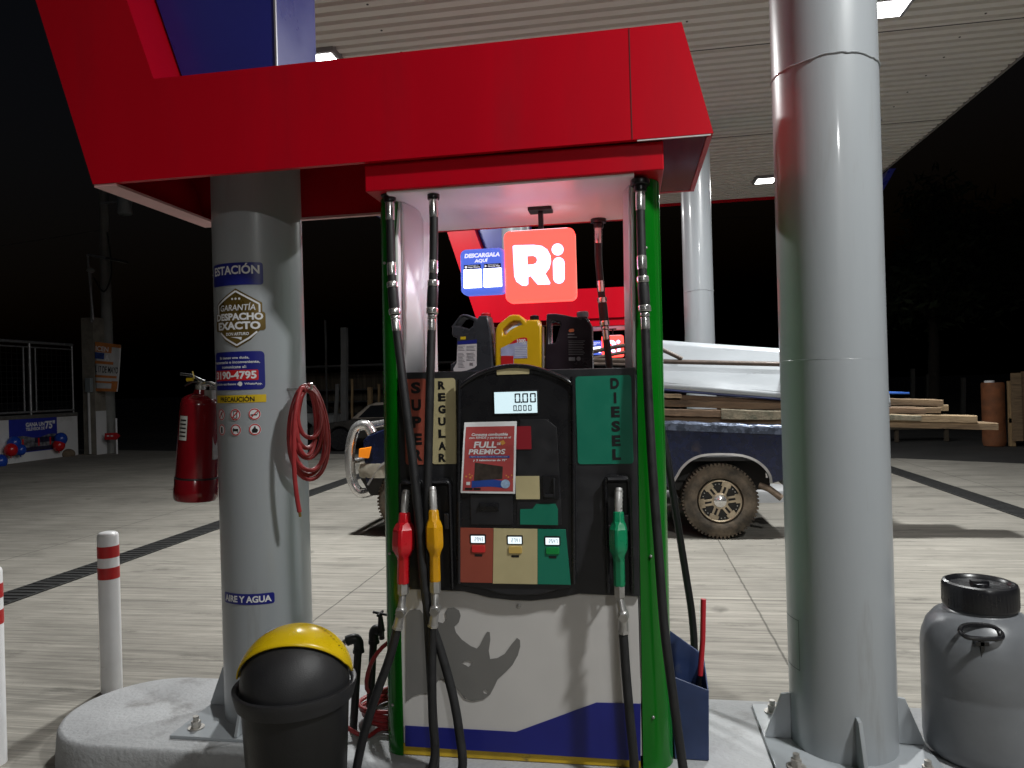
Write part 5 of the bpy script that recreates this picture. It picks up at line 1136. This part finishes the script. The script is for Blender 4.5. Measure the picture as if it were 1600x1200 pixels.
b = MB(); b.tube([(x/10, 7.488+0.02, lo_(x/10)+0.065) for x in range(2, 25)], 0.003, 8); b.build('crease', FOIL, t)
b = MB(); b.box(0, 0, 0, 0, 0, 0); b = MB(); b.tube([(0.12, 7.50, lo_(0.12)-0.012), (2.5, 7.50, lo_(2.5)-0.012)], 0.014, 8); b.build('blue_edge', mat('dark_blue_plastic', (0.015, 0.025, 0.10), 0.4), t)
WOOD = []
for i, (c, d) in enumerate((((0.19, 0.128, 0.073), (0.075, 0.05, 0.03)), ((0.15, 0.092, 0.052), (0.055, 0.036, 0.022)), ((0.28, 0.20, 0.115), (0.12, 0.08, 0.045)))):
    WOOD.append(mat('rough_sawn_wood%d' % i, c, 0.75, var=0.28, vs=5, stretch=(0.8, 9, 9), bump=0.35, bs=30, dirt=d, dirt_s=2.4, dirt_lo=0.5, dirt_hi=0.68))
# each plank: front face corners as seen in the photo, on its own plane y, with a depth behind it
planks = [
 (990, 1560, (649.0, 657.0), (661.0, 672.0), 7.47, 0.30, 0, 'longest plank, lowest on the pickup load, end sticking out farthest'),
 (985, 1126, (638.0, 648.0), (640.5, 651.7), 7.43, 0.20, 1, 'short dark plank end low on the load beside the green column'),
 (1127, 1440, (639.0, 655.0), (649.5, 657.0), 7.42, 0.22, 3, 'plank with a mossy grey front edge low on the load by the column'),
 (1300, 1527, (645.0, 656.5), (649.8, 660.8), 7.45, 0.22, 2, 'plank with dark stained face second from the bottom at right'),
 (985, 1446, (622.5, 634.0), (638.0, 646.5), 7.46, 0.20, 1, 'dark brown plank in the middle of the pickup load'),
 (1300, 1470, (632.0, 641.0), (637.0, 646.0), 7.50, 0.20, 0, 'pale plank ending right of the big column in the middle layer'),
 (985, 1065, (614.5, 620.3), (615.8, 621.7), 7.44, 0.25, 2, 'thin pale slat on top of the planks beside the green column'),
 (990, 1330, (613.5, 622.3), (630.0, 638.0), 7.53, 0.22, 1, 'upper dark plank just below the white foil board'),
 (1300, 1482, (628.5, 637.0), (632.5, 642.0), 7.72, 0.22, 2, 'plank showing only a small squared off pale end in the upper layer at right'),
 (1210, 1474, (618.0, 628.5), (624.5, 634.6), 7.55, 0.25, 0, 'topmost plank at right under the blue tarpaulin')]
WOOD.append(mat('mossy_grey_wood', (0.20, 0.17, 0.12), 0.85, var=0.35, vs=12, bump=0.5, bs=60, dirt=(0.10, 0.10, 0.07), dirt_s=14, dirt_lo=0.45, dirt_hi=0.65))
ENDG = mat('pale_end_grain', (0.42, 0.32, 0.20), 0.8, var=0.2, vs=20)
for (pa, pb_, (ta, ba), (tb, bb), y0, dep, w_, lab_) in planks:
    A0, A1, B0, B1 = W_(pa, ta, y0), W_(pa, ba, y0), W_(pb_, tb, y0), W_(pb_, bb, y0)
    b = MB(); n = 16; rr = random.Random(pa*7+pb_); secs = []
    for k in range(n+1):
        t_ = k/n; x = A0.x+(B0.x-A0.x)*t_; zt_ = A0.z+(B0.z-A0.z)*t_; zb_ = A1.z+(B1.z-A1.z)*t_; j = rr.uniform(-0.004, 0.004); j2 = rr.uniform(-0.003, 0.003)
        secs.append([(x, y0+j, zb_+j2), (x, y0+dep, zb_), (x, y0+dep, zt_), (x, y0+0.008+j, zt_+j2), (x, y0+j, zt_-0.007+j2)])
    b.loft([s_[::-1] for s_ in secs]); o = b.build('wood_plank', WOOD[w_], loc=((A0.x+B0.x)/2, y0+dep/2, min(A1.z, B1.z)), smooth=False)
    tag(o, lab_, 'plank', 'wooden planks loaded on the pickup')
    xe = B0.x+0.0015; MB().add([(xe, y0+0.006, B1.z+0.004), (xe, y0+dep-0.004, B1.z+0.003), (xe, y0+dep-0.004, B0.z-0.003), (xe, y0+0.012, B0.z-0.006)], [(0, 1, 2, 3)]).build('end_grain', ENDG, o, smooth=False)
q = MB().box(2.0, 2.72, 7.62, 8.2, 1.345, 1.365, Matrix.Identity(4)).build('tarpaulin', mat('blue_tarpaulin', (0.02, 0.10, 0.42), 0.5, var=0.2, bump=0.4, bs=20), loc=(2.3, 7.9, 1.34), bevel=0.004)
q.rotation_euler = (0, rad(2), 0); q.location.z += 0.075; tag(q, 'blue tarpaulin edge on top of the planks at right', 'tarpaulin')

# ================================================================== left background: wall, fence, pillar, poles
WX = -15.4
WWALL = mat('white_boundary_wall', (0.62, 0.62, 0.63), 0.7, var=0.08, vs=1.2, bump=0.2, bs=20, dirt=(0.34, 0.33, 0.31), dirt_s=1.3, dirt_lo=0.58, dirt_hi=0.8)
t = thing('boundary_wall', 'low white wall with dark top edge at far left', 'wall', (WX-0.1, 15, 0))
MB().box(WX-0.2, WX, 10.0, 17.95, 0, 1.10).build('wall_face', WWALL, t, smooth=False)
MB().box(WX-0.22, WX+0.02, 10.0, 17.95, 1.10, 1.20).build('coping', mat('dark_coping', (0.09, 0.085, 0.08), 0.8, var=0.2), t, smooth=False)
MB().ball((WX+0.03, 17.55, 0.06), 0.16, 10, (1, 1.2, 0.9)).build('rubble', mat('brown_stone', (0.16, 0.12, 0.08), 0.9, var=0.3), t)
t = thing('mesh_fence', 'dark mesh fence in a grey pipe frame on top of the white wall', 'fence', (WX-0.1, 15, 1.2))
GALV = mat('galvanised_pipe', (0.30, 0.30, 0.31), 0.4, 0.6, var=0.2, vs=10)
for y_ in (11.5, 14.0, 16.48, 17.93): MB().tube([(WX-0.1, y_, 1.2), (WX-0.1, y_, 3.08)], 0.035 if y_ == 16.48 else 0.025, 10).build('post', GALV, t)
b = MB(); b.tube([(WX-0.1, 10, 3.10), (WX-0.1, 17.95, 3.10)], 0.04, 10); b.tube([(WX-0.1, 10, 2.97), (WX-0.1, 17.95, 2.97)], 0.02, 8); b.tube([(WX-0.1, 10, 1.27), (WX-0.1, 17.95, 1.27)], 0.03, 10); b.tube([(WX-0.1, 16.28, 1.3), (WX-0.1, 16.28, 2.96)], 0.02, 8); b.tube([(WX-0.1, 16.66, 1.3), (WX-0.1, 16.66, 2.96)], 0.02, 8)
b.build('frame_pipe', GALV, t)
b = MB(); y_ = 10.0
while y_ < 17.9: b.box(WX-0.105, WX-0.10, y_, y_+0.012, 1.29, 2.95); y_ += 0.16
z_ = 1.35
while z_ < 2.95: b.box(WX-0.1045, WX-0.1005, 10, 17.93, z_, z_+0.010); z_ += 0.16
b.build('mesh_panel', mat('dark_wire', (0.006, 0.006, 0.006), 0.8), t, smooth=False)
# banner on the wall
t = thing('wall_banner', 'blue advertising banner with white lettering on the low wall', 'banner', (WX+0.01, 16.4, 0.2))
y0, y1, z0, z1 = 15.68, 17.20, 0.24, 1.10
def wfn(u, v, w): return (WX+0.012+w, u, v)
o_ = MB().add([wfn(y0, z0, 0), wfn(y1, z0, 0), wfn(y1, z1, 0), wfn(y0, z1, 0)], [(0, 1, 2, 3)]).build('sheet', mat('banner_blue', (0.02, 0.03, 0.30), 0.45, var=0.1), t, solid=0.006, smooth=False)
b = MB(); b.text('GANA UN', 16.18, 16.78, 0.89, 1.0, 0, 0.04, fn=wfn, lift=0.006); b.text('TELEVISOR DE', 16.18, 16.78, 0.79, 0.87, 0, 0.03, fn=wfn, lift=0.006); b.text('75"', 16.80, 17.13, 0.80, 1.02, 0, 0.04, fn=wfn, lift=0.006)
b.build('lettering', WINK, o_, smooth=False)
b = MB(); rr = random.Random(11)
b.grid(lambda u, v: wfn(15.80+1.38*u, 0.30+(0.33+0.04*_s(u*9))*v, 0.005), 10, 3); b.build('picture', mat('banner_grey_photo', (0.13, 0.13, 0.15), 0.5, var=0.8, vs=9), o_)
b = MB(); b.grid(lambda u, v: wfn(16.45+0.7*u, 0.46+0.14*v, 0.007), 3, 1); b.grid(lambda u, v: wfn(15.95+1.2*u, 0.26+0.1*v, 0.007), 3, 1); b.build('dark_picture_band', mat('banner_dark', (0.02, 0.02, 0.05), 0.5, var=0.5, vs=9), o_)
b = MB()
for y_ in (16.05, 16.55, 16.93): b.grid(lambda u, v: wfn(y_+0.05*u, 0.38+0.2*v, 0.009), 1, 1)
b.build('red_picture_bar', PUREDRED, o_)
BRED = mat('red_balloon_skin', (0.50, 0.012, 0.015), 0.25, var=0.05); BBLU = mat('blue_balloon_skin', (0.015, 0.06, 0.38), 0.25, var=0.05)
for i, (px, py, xo, r, m_, lb) in enumerate(((17, 703, 0.17, 0.15, BRED, 'red balloon lowest at the left corner of the wall banner'), (22, 692, 0.14, 0.15, BBLU, 'blue balloon highest at the left corner of the wall banner'), (32, 703, 0.20, 0.13, BBLU, 'blue balloon right of the red one under the wall banner'), (95, 686, 0.16, 0.16, BBLU, 'blue balloon at the right edge of the wall banner'), (92, 696, 0.15, 0.15, BRED, 'red balloon at the right edge of the wall banner'), (0, 721, 0.25, 0.16, BBLU, 'blue balloon on the ground by the wall cut by the left picture edge'))):
    p = atX(px, py, WX+xo); t = thing('balloon', lb, 'balloon', p, 'party balloons tied to the wall banner')
    MB().ball(p, r, 12, (1, 1, 1.12)).build('skin', m_, t)
    MB().lathe([(0.02, -r*1.12-0.03), (0.006, -r*1.12+0.005)], p, 10).build('knot', m_, t)
# concrete pillar with meter box
PW = mat('bare_concrete_pillar', (0.22, 0.20, 0.165), 0.85, var=0.2, vs=2.0, bump=0.4, bs=14, dirt=(0.12, 0.105, 0.085), dirt_s=2.4, dirt_lo=0.5, dirt_hi=0.7)
px0, px1 = -15.07, -14.44
t = thing('concrete_pillar', 'tall square concrete pillar with white painted foot and meter box', 'pillar', (-14.8, 17.9, 0))
Rm = Matrix.Translation((-14.95, 18.1, 0)) @ Matrix.Rotation(rad(-4), 4, 'Z')
MB().box(-0.21, 0.21, -0.21, 0.21, 0, 3.85, Rm).build('shaft', PW, t, smooth=False, bevel=0.01)
MB().box(0.211, 0.218, -0.21, 0.21, 0, 1.22, Rm).build('painted_foot', WWALL, t, smooth=False)
o_ = MB().box(-0.02, 0.16, -0.32, -0.212, 1.75, 2.15, Rm).build('meter_box', mat('meter_grey', (0.20, 0.23, 0.24), 0.5), t, bevel=0.01)
MB().tube([Rm @ Vector((0.04, -0.26, 1.75)), Rm @ Vector((0.04, -0.26, 0.03))], 0.035, 10).build('conduit', mat('white_conduit', (0.5, 0.5, 0.5), 0.5), t)
# lamp pole on the pillar
t = thing('street_lamp', 'thin street lamp with unlit slotted head rising from the concrete pillar', 'street lamp', (-14.65, 17.75, 3.8))
lt, le = W_(137, 398, 17.75), W_(196, 409, 17.75)
MB().tube([(-14.65, 17.75, 3.75), (lt.x, 17.75, lt.z)], 0.035, 10).build('pole', GALV, t)
b = MB(); b.tube([lt, lt.lerp(le, 0.6)], 0.035, 10); b.build('arm', GALV, t)
d = (le-lt); b = MB(); q = lt.lerp(le, 0.58); Rl = Matrix.Translation(q) @ Matrix.Rotation(math.atan2(-d.z, d.x), 4, 'Y'); b.box(0, 0.50, -0.16, 0.16, -0.03, 0.03, Rl); hd = b.build('head', mat('lamp_dark', (0.03, 0.03, 0.032), 0.5), t, bevel=0.01)
b = MB()
for k in range(6): b.box(0.04+k*0.075, 0.085+k*0.075, -0.14, 0.14, -0.036, -0.0305, Rl)
b.build('led_bar', mat('unlit_led', (0.45, 0.45, 0.42), 0.3), hd, smooth=False)
t = thing('gate_lamp', 'small mushroom shaped unlit lamp on a short pole beside the street lamp', 'lamp', (-14.5, 17.8, 3.8))
gt = W_(142, 424, 17.8); MB().tube([(gt.x-0.02, 17.8, 3.7), (gt.x, 17.8, gt.z)], 0.03, 10).build('pole', GALV, t)
MB().lathe([(0.04, -0.05), (0.10, 0.0), (0.11, 0.03), (0.06, 0.09), (0.001, 0.1)], gt, 16).build('shade', mat('lamp_shade_grey', (0.3, 0.3, 0.3), 0.5), t)
# utility pole
ux, uy = -14.15, 18.4
ub, ut = atY(172, 708, uy), atY(170, 300, uy)
t = thing('utility_pole', 'round concrete utility pole with transformer behind the pillar', 'utility pole', (ub.x, uy, 0))
MB().tube([(ub.x, uy, 0), (ub.x+0.02, uy, 9.5)], [0.17, 0.11], 20).build('shaft', mat('pole_concrete', (0.20, 0.20, 0.19), 0.8, var=0.15, vs=3), t)
tq = W_(195, 322, uy-0.1); MB().lathe([(0.16, -0.25), (0.19, -0.22), (0.19, 0.32), (0.16, 0.36), (0.05, 0.40)], (tq.x, uy-0.1, tq.z), 20).build('transformer', mat('transformer_grey', (0.34, 0.36, 0.37), 0.5, var=0.1), t)
MB().box(ub.x, tq.x, uy-0.13, uy-0.07, tq.z+0.1, tq.z+0.16).build('bracket', GALV, t, smooth=False)
b = MB(); b.tube(spline([(ub.x+0.18, uy-0.1, 6.3), (ub.x+0.3, uy-0.12, 5.2), (ub.x+0.08, uy-0.16, 4.6), (ub.x-0.2, uy-0.2, 5.0)], 6), 0.02, 8); b.build('service_cable', INK, t)
# orange banner between pillar and pole
t = thing('cloth_banner', 'orange and white printed cloth banner hung between pillar and utility pole', 'banner', (-14.1, 17.7, 1.8))
b4 = [W_(*q, 17.9) for q in ((150, 611), (183, 612), (189, 539), (150, 534))]
def bfn(u, v, w):
    p = b4[0].lerp(b4[1], u).lerp(b4[3].lerp(b4[2], u), v); return (p.x, p.y-0.03*_s(u*4+v*2)-w-0.002, p.z)
o_ = MB().grid(lambda u, v: bfn(u, v, 0), 12, 12).build('cloth', mat('banner_white_cloth', (0.55, 0.55, 0.55), 0.6, var=0.1, vs=4), t, solid=0.004)
OR_ = mat('banner_orange_ink', (0.50, 0.17, 0.04), 0.6, var=0.15, vs=8)
b = MB()
for (u0, u1, v0, v1) in ((0, 1, 0.93, 1.0), (0, 0.62, 0.80, 0.93), (0, 0.72, 0.56, 0.62), (0, 0.9, 0.28, 0.33), (0, 0.72, 0.17, 0.21), (0, 0.95, 0.0, 0.06), (0.72, 0.97, 0.06, 0.22)):
    b.grid(lambda u, v: bfn(u0+(u1-u0)*u, v0+(v1-v0)*v, 0.004), 6, 2)
b.build('orange_print', OR_, o_)
b = MB(); b.grid(lambda u, v: bfn(0.0+0.36*u, 0.66+0.13*v, 0.005), 3, 2); b.build('blue_print', mat('banner_blue_ink', (0.03, 0.07, 0.28), 0.6, var=0.3, vs=8), o_)
b = MB(); b.text('L 17 DE MAYO', 0.02, 0.94, 0.38, 0.52, 0, 0.02, fn=bfn, lift=0.006); b.build('lettering', INK, o_, smooth=False)
b = MB(); b.text('ICEN', 0.03, 0.5, 0.82, 0.92, 0, 0.02, fn=bfn, lift=0.006); b.text('A', 0.38, 0.56, 0.64, 0.76, 0, 0.03, fn=bfn, lift=0.006); b.build('lettering', WINK, o_, smooth=False)
# red arrow board on a stake
t = thing('arrow_board', 'small red arrow board on a thin stake by the utility pole', 'sign', (-13.8, 18.0, 0))
aq = [W_(*q, 18.0) for q in ((164, 687), (164, 677), (182, 676), (188, 681), (182, 687))]
MB().shape([[(p.x, p.z) for p in aq]], 0.012, 18.0).build('board', PUREDRED, t, smooth=False)
st_ = W_(182, 690, 18.05); MB().tube([(st_.x, 18.06, 0), (st_.x, 18.06, 1.0)], 0.025, 8).build('stake', WPAINT, t)
b = MB(); q = W_(172, 681, 17.98); b.box(q.x-0.10, q.x-0.03, 17.975, 17.985, q.z-0.02, q.z+0.015); b.box(q.x+0.02, q.x+0.09, 17.975, 17.985, q.z-0.02, q.z+0.015); b.build('lettering', WINK, t, smooth=False)
# overhead cables
def cable(pts, label, r=0.008):
    o = MB().tube(spline(pts, 8), r, 6).build('overhead_cable', mat('cable_black', (0.04, 0.04, 0.042), 0.6), loc=pts[0]); tag(o, label, 'cable')
cable([Vector((-26, 15, 6.0)), Vector((-20, 16.6, 5.6)), Vector((ub.x, uy, 6.4))], 'thin overhead cable running left from the utility pole')
cable([W_(1045, 342, 30), W_(1300, 338, 30), W_(1620, 340, 30)], 'thin overhead cable crossing the dark sky at right')

# ================================================================== mid background
t = thing('parked_car', 'dusty parked saloon car in the dark behind the pickup hood', 'car', (-6.4, 18.8, 0))
CARP = mat('dusty_dark_car_paint', (0.03, 0.028, 0.026), 0.35, var=0.2, vs=5, rvar=0.1)
ox, oy = -8.5, 18.0
prof_ = [(0.0, 0.30), (0.0, 0.62), (0.15, 0.70), (1.0, 0.80), (1.35, 0.84), (3.3, 0.86), (4.1, 0.82), (4.2, 0.7), (4.2, 0.3), (3.75, 0.3)]+arc_(3.4, 0.30, 0.34, 0, 180, 10)+arc_(0.85, 0.30, 0.34, 0, 180, 10)+[(0.45, 0.3)]
MB().shape([[(ox+a, c) for a, c in prof_]], 0.80, oy+0.8, 0.05).build('body', CARP, t, ang=40)
MB().shape([[(ox+1.1, 0.82), (ox+1.62, 1.20), (ox+1.85, 1.26), (ox+2.75, 1.26), (ox+3.0, 1.20), (ox+3.5, 0.84)]], 0.66, oy+0.8, 0.05).build('cabin', mat('pale_car_roof', (0.20, 0.175, 0.15), 0.3, var=0.2), t, ang=40)  # cabin and roof paler than the car body
for x0_, pl in ((0, [(1.35, 0.87), (1.70, 1.18), (2.2, 1.20), (2.2, 0.87)]), (0, [(2.27, 0.87), (2.27, 1.20), (2.75, 1.19), (3.2, 0.87)])):
    MB().shape([[(ox+a, c) for a, c in pl]], 0.003, oy+0.135).build('side_window', GLS, t, smooth=False)
for wx in (0.85, 3.4):
    Mx = Matrix.Translation((ox+wx, oy+0.02, 0.30)) @ Matrix.Rotation(rad(90), 4, 'X')
    MB().lathe([(0.18, 0), (0.28, 0.01), (0.30, -0.03), (0.30, -0.17), (0.18, -0.2)], (0, 0, 0), 28, Mx).build('wheel', BLK2, t)
t = thing('parked_car', 'pale front of a parked car half hidden behind the red hose coil', 'car', (-10, 22, 0))
ox, oy = -12.6, 21.5
MB().shape([[(ox+a, c) for a, c in [(0, 0.3), (0, 0.66), (0.9, 0.84), (1.3, 0.9), (2.6, 0.9), (3.0, 0.8), (3.0, 0.3), (2.6, 0.3)]+arc_(2.3, 0.3, 0.33, 0, 180, 8)+arc_(0.7, 0.3, 0.33, 0, 180, 8)]], 0.75, oy+0.75, 0.05).build('body', mat('dusty_silver_paint', (0.32, 0.33, 0.33), 0.35, var=0.2), t, ang=40)
MB().shape([[(ox+0.9, 0.88), (ox+1.3, 1.28), (ox+2.3, 1.30), (ox+2.8, 0.88)]], 0.62, oy+0.75, 0.04).build('cabin', GLS, t, ang=40)
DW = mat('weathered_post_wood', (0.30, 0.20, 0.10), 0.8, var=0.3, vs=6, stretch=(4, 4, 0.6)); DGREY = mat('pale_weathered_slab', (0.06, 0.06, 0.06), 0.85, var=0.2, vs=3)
def post(px, pyt, pyb, y, w, m_, label, lean=0.0, nm='timber_post'):
    a, c = W_(px, pyt, y), W_(px+lean, pyb, y); c.z = max(c.z, 0.0)
    b = MB(); b.loft([[(p.x-w/2, y-w/2, p.z), (p.x+w/2, y-w/2, p.z), (p.x+w/2, y+w/2, p.z), (p.x-w/2, y+w/2, p.z)] for p in (Vector((c.x, y, -0.02)), c.lerp(a, 0.4), c.lerp(a, 0.75)+Vector((0.01, 0, 0)), a)])
    tag(b.build(nm, m_, loc=(c.x, y, 0), smooth=False), label, 'post')
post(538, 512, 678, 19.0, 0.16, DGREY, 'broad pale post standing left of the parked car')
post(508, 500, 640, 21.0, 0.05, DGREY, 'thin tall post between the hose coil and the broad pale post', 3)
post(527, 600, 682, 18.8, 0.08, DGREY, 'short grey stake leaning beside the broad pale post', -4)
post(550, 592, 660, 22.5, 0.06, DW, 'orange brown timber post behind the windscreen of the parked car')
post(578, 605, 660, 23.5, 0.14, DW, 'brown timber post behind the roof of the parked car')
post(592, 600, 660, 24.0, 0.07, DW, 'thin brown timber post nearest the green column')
t = thing('timber_shed', 'dim open timber shed behind the parked cars', 'shed', (-9.5, 26, 0))
b = MB(); b.box(-13, -6.0, 26.0, 26.1, 0, 2.3); b.build('back_wall', mat('shed_boards', (0.09, 0.075, 0.055), 0.9, var=0.5, vs=2, stretch=(6, 1, 0.4)), t, smooth=False)
b = MB(); b.box(-13.4, -5.6, 24.2, 26.4, 2.45, 2.52); b.build('roof', mat('shed_roof', (0.06, 0.06, 0.06), 0.8), t, smooth=False)
b = MB()
for z in (0.7, 1.15, 1.6): b.box(-12.6, -6.2, 25.2, 25.98, z, z+0.05)
b.build('shelf', DGREY, t, smooth=False)

# ================================================================== right background
t = thing('rusty_sheet', 'upright rusty orange sheet with white lid beside the pale boards', 'metal sheet', (7.76, 17, 0.2))
RS = mat('rusty_orange_steel', (0.20, 0.070, 0.026), 0.8, 0.1, var=0.3, vs=5, dirt=(0.10, 0.05, 0.03), dirt_s=3, dirt_lo=0.5, dirt_hi=0.75)
a, c = W_(1540, 598, 17), W_(1571, 678, 17)
MB().lathe([(0.20, 0.0), (0.225, 0.1), (0.215, 0.5), (0.22, a.z-0.05), (0.21, a.z)], ((a.x+c.x)/2, 17.1, 0), 24).build('drum_shell', RS, t)
MB().lathe([(0.10, a.z), (0.10, a.z+0.04), (0.05, a.z+0.05)], ((a.x+c.x)/2-0.06, 17.1, 0), 16).build('lid', WPAINT, t)
t['label'] = 'tall rusty orange drum with a white lid beside the pale boards'; t['category'] = 'drum'; t.name = 'rusty_drum'
a, c = W_(1580, 583, 16.8), W_(1600, 682, 16.8)
t = thing('board_fence', 'pale vertical timber boards at the right picture edge', 'fence', (a.x+0.5, 16.8, 0))
for k in range(5):
    MB().box(a.x+k*0.21, a.x+k*0.21+0.195, 16.8+0.02*(k % 2), 16.84+0.02*(k % 2), 0.12, a.z+0.03*_s(k*2)).build('board', WOOD[k % 3], t, smooth=False)
MB().box(a.x, a.x+1.1, 16.9, 16.95, 0.5, 0.6).box(a.x, a.x+0.1, 16.9, 17.0, 0.0, 1.4).box(a.x+0.95, a.x+1.05, 16.9, 17.0, 0.0, 1.4).build('rail', DW, t, smooth=False)
MB().box(a.x-0.6, a.x+2, 16.4, 16.75, 0.0, 0.10).build('kerb', mat('dim_kerb', (0.06, 0.055, 0.055), 0.9), t, smooth=False) if False else None
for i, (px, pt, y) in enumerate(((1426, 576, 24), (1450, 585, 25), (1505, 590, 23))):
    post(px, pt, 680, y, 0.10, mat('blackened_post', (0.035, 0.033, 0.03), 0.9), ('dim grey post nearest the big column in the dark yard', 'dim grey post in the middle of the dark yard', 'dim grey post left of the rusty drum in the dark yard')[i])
t = thing('work_bench', 'low dim timber bench under the ends of the planks', 'bench', (6.0, 18.5, 0))
MB().box(5.0, 7.4, 18.3, 18.9, 0.30, 0.36).build('top', mat('dark_bench_wood', (0.05, 0.038, 0.025), 0.9), t, smooth=False)
for x_ in (5.1, 6.2, 7.3): MB().box(x_, x_+0.08, 18.35, 18.43, 0, 0.30).build('leg', mat('dark_bench_wood', (0.05, 0.038, 0.025), 0.9), t, smooth=False)
# trees in the dark
LEAF = mat('dark_leaf', (0.025, 0.037, 0.013), 0.7, var=0.4, vs=3); BARK = mat('bark', (0.02, 0.016, 0.012), 0.9, var=0.3)
def tree(x, y, h, r, label, seed):
    rr = random.Random(seed); t = thing('tree', label, 'tree', (x, y, 0), 'trees in the dark beyond the station')
    b = MB(); b.tube([(x, y, 0), (x+0.1, y, h*0.35), (x+0.05, y, h*0.6)], [0.2, 0.15, 0.08], 10)
    cl = []
    for k in range(16):
        a = rr.uniform(0, 6.28); q = rr.uniform(0.2, 1)*r; c = Vector((x+q*_c(a), y+q*_s(a), h*rr.uniform(0.5, 0.95))); cl.append(c)
        b.tube([(x+0.07, y, h*0.45), Vector((x, y, h*0.55)).lerp(c, 0.5), c], [0.06, 0.04, 0.015], 6)
    b.build('trunk', BARK, t)
    b = MB()
    for c in cl:
        R = rr.uniform(0.5, 1.0)*r*0.45
        for k in range(260):
            d = Vector((rr.gauss(0, 1), rr.gauss(0, 1), rr.gauss(0, 0.8))).normalized()*R*rr.uniform(0.3, 1); p = c+d
            u = Vector((rr.gauss(0, 1), rr.gauss(0, 1), rr.gauss(0, 1))).normalized(); v = u.orthogonal().normalized(); s = rr.uniform(0.07, 0.15)
            b.add([p-u*s*1.6, p+v*s*0.6, p+u*s*1.6, p-v*s*0.6], [(0, 1, 2, 3)])
    b.build('crown', LEAF, t, smooth=False)
tree(9.6, 25, 7.5, 3.0, 'dim leafy tree above the dark yard at right', 1)
tree(13.5, 27, 8.5, 3.4, 'dim leafy tree at the right picture edge', 2)
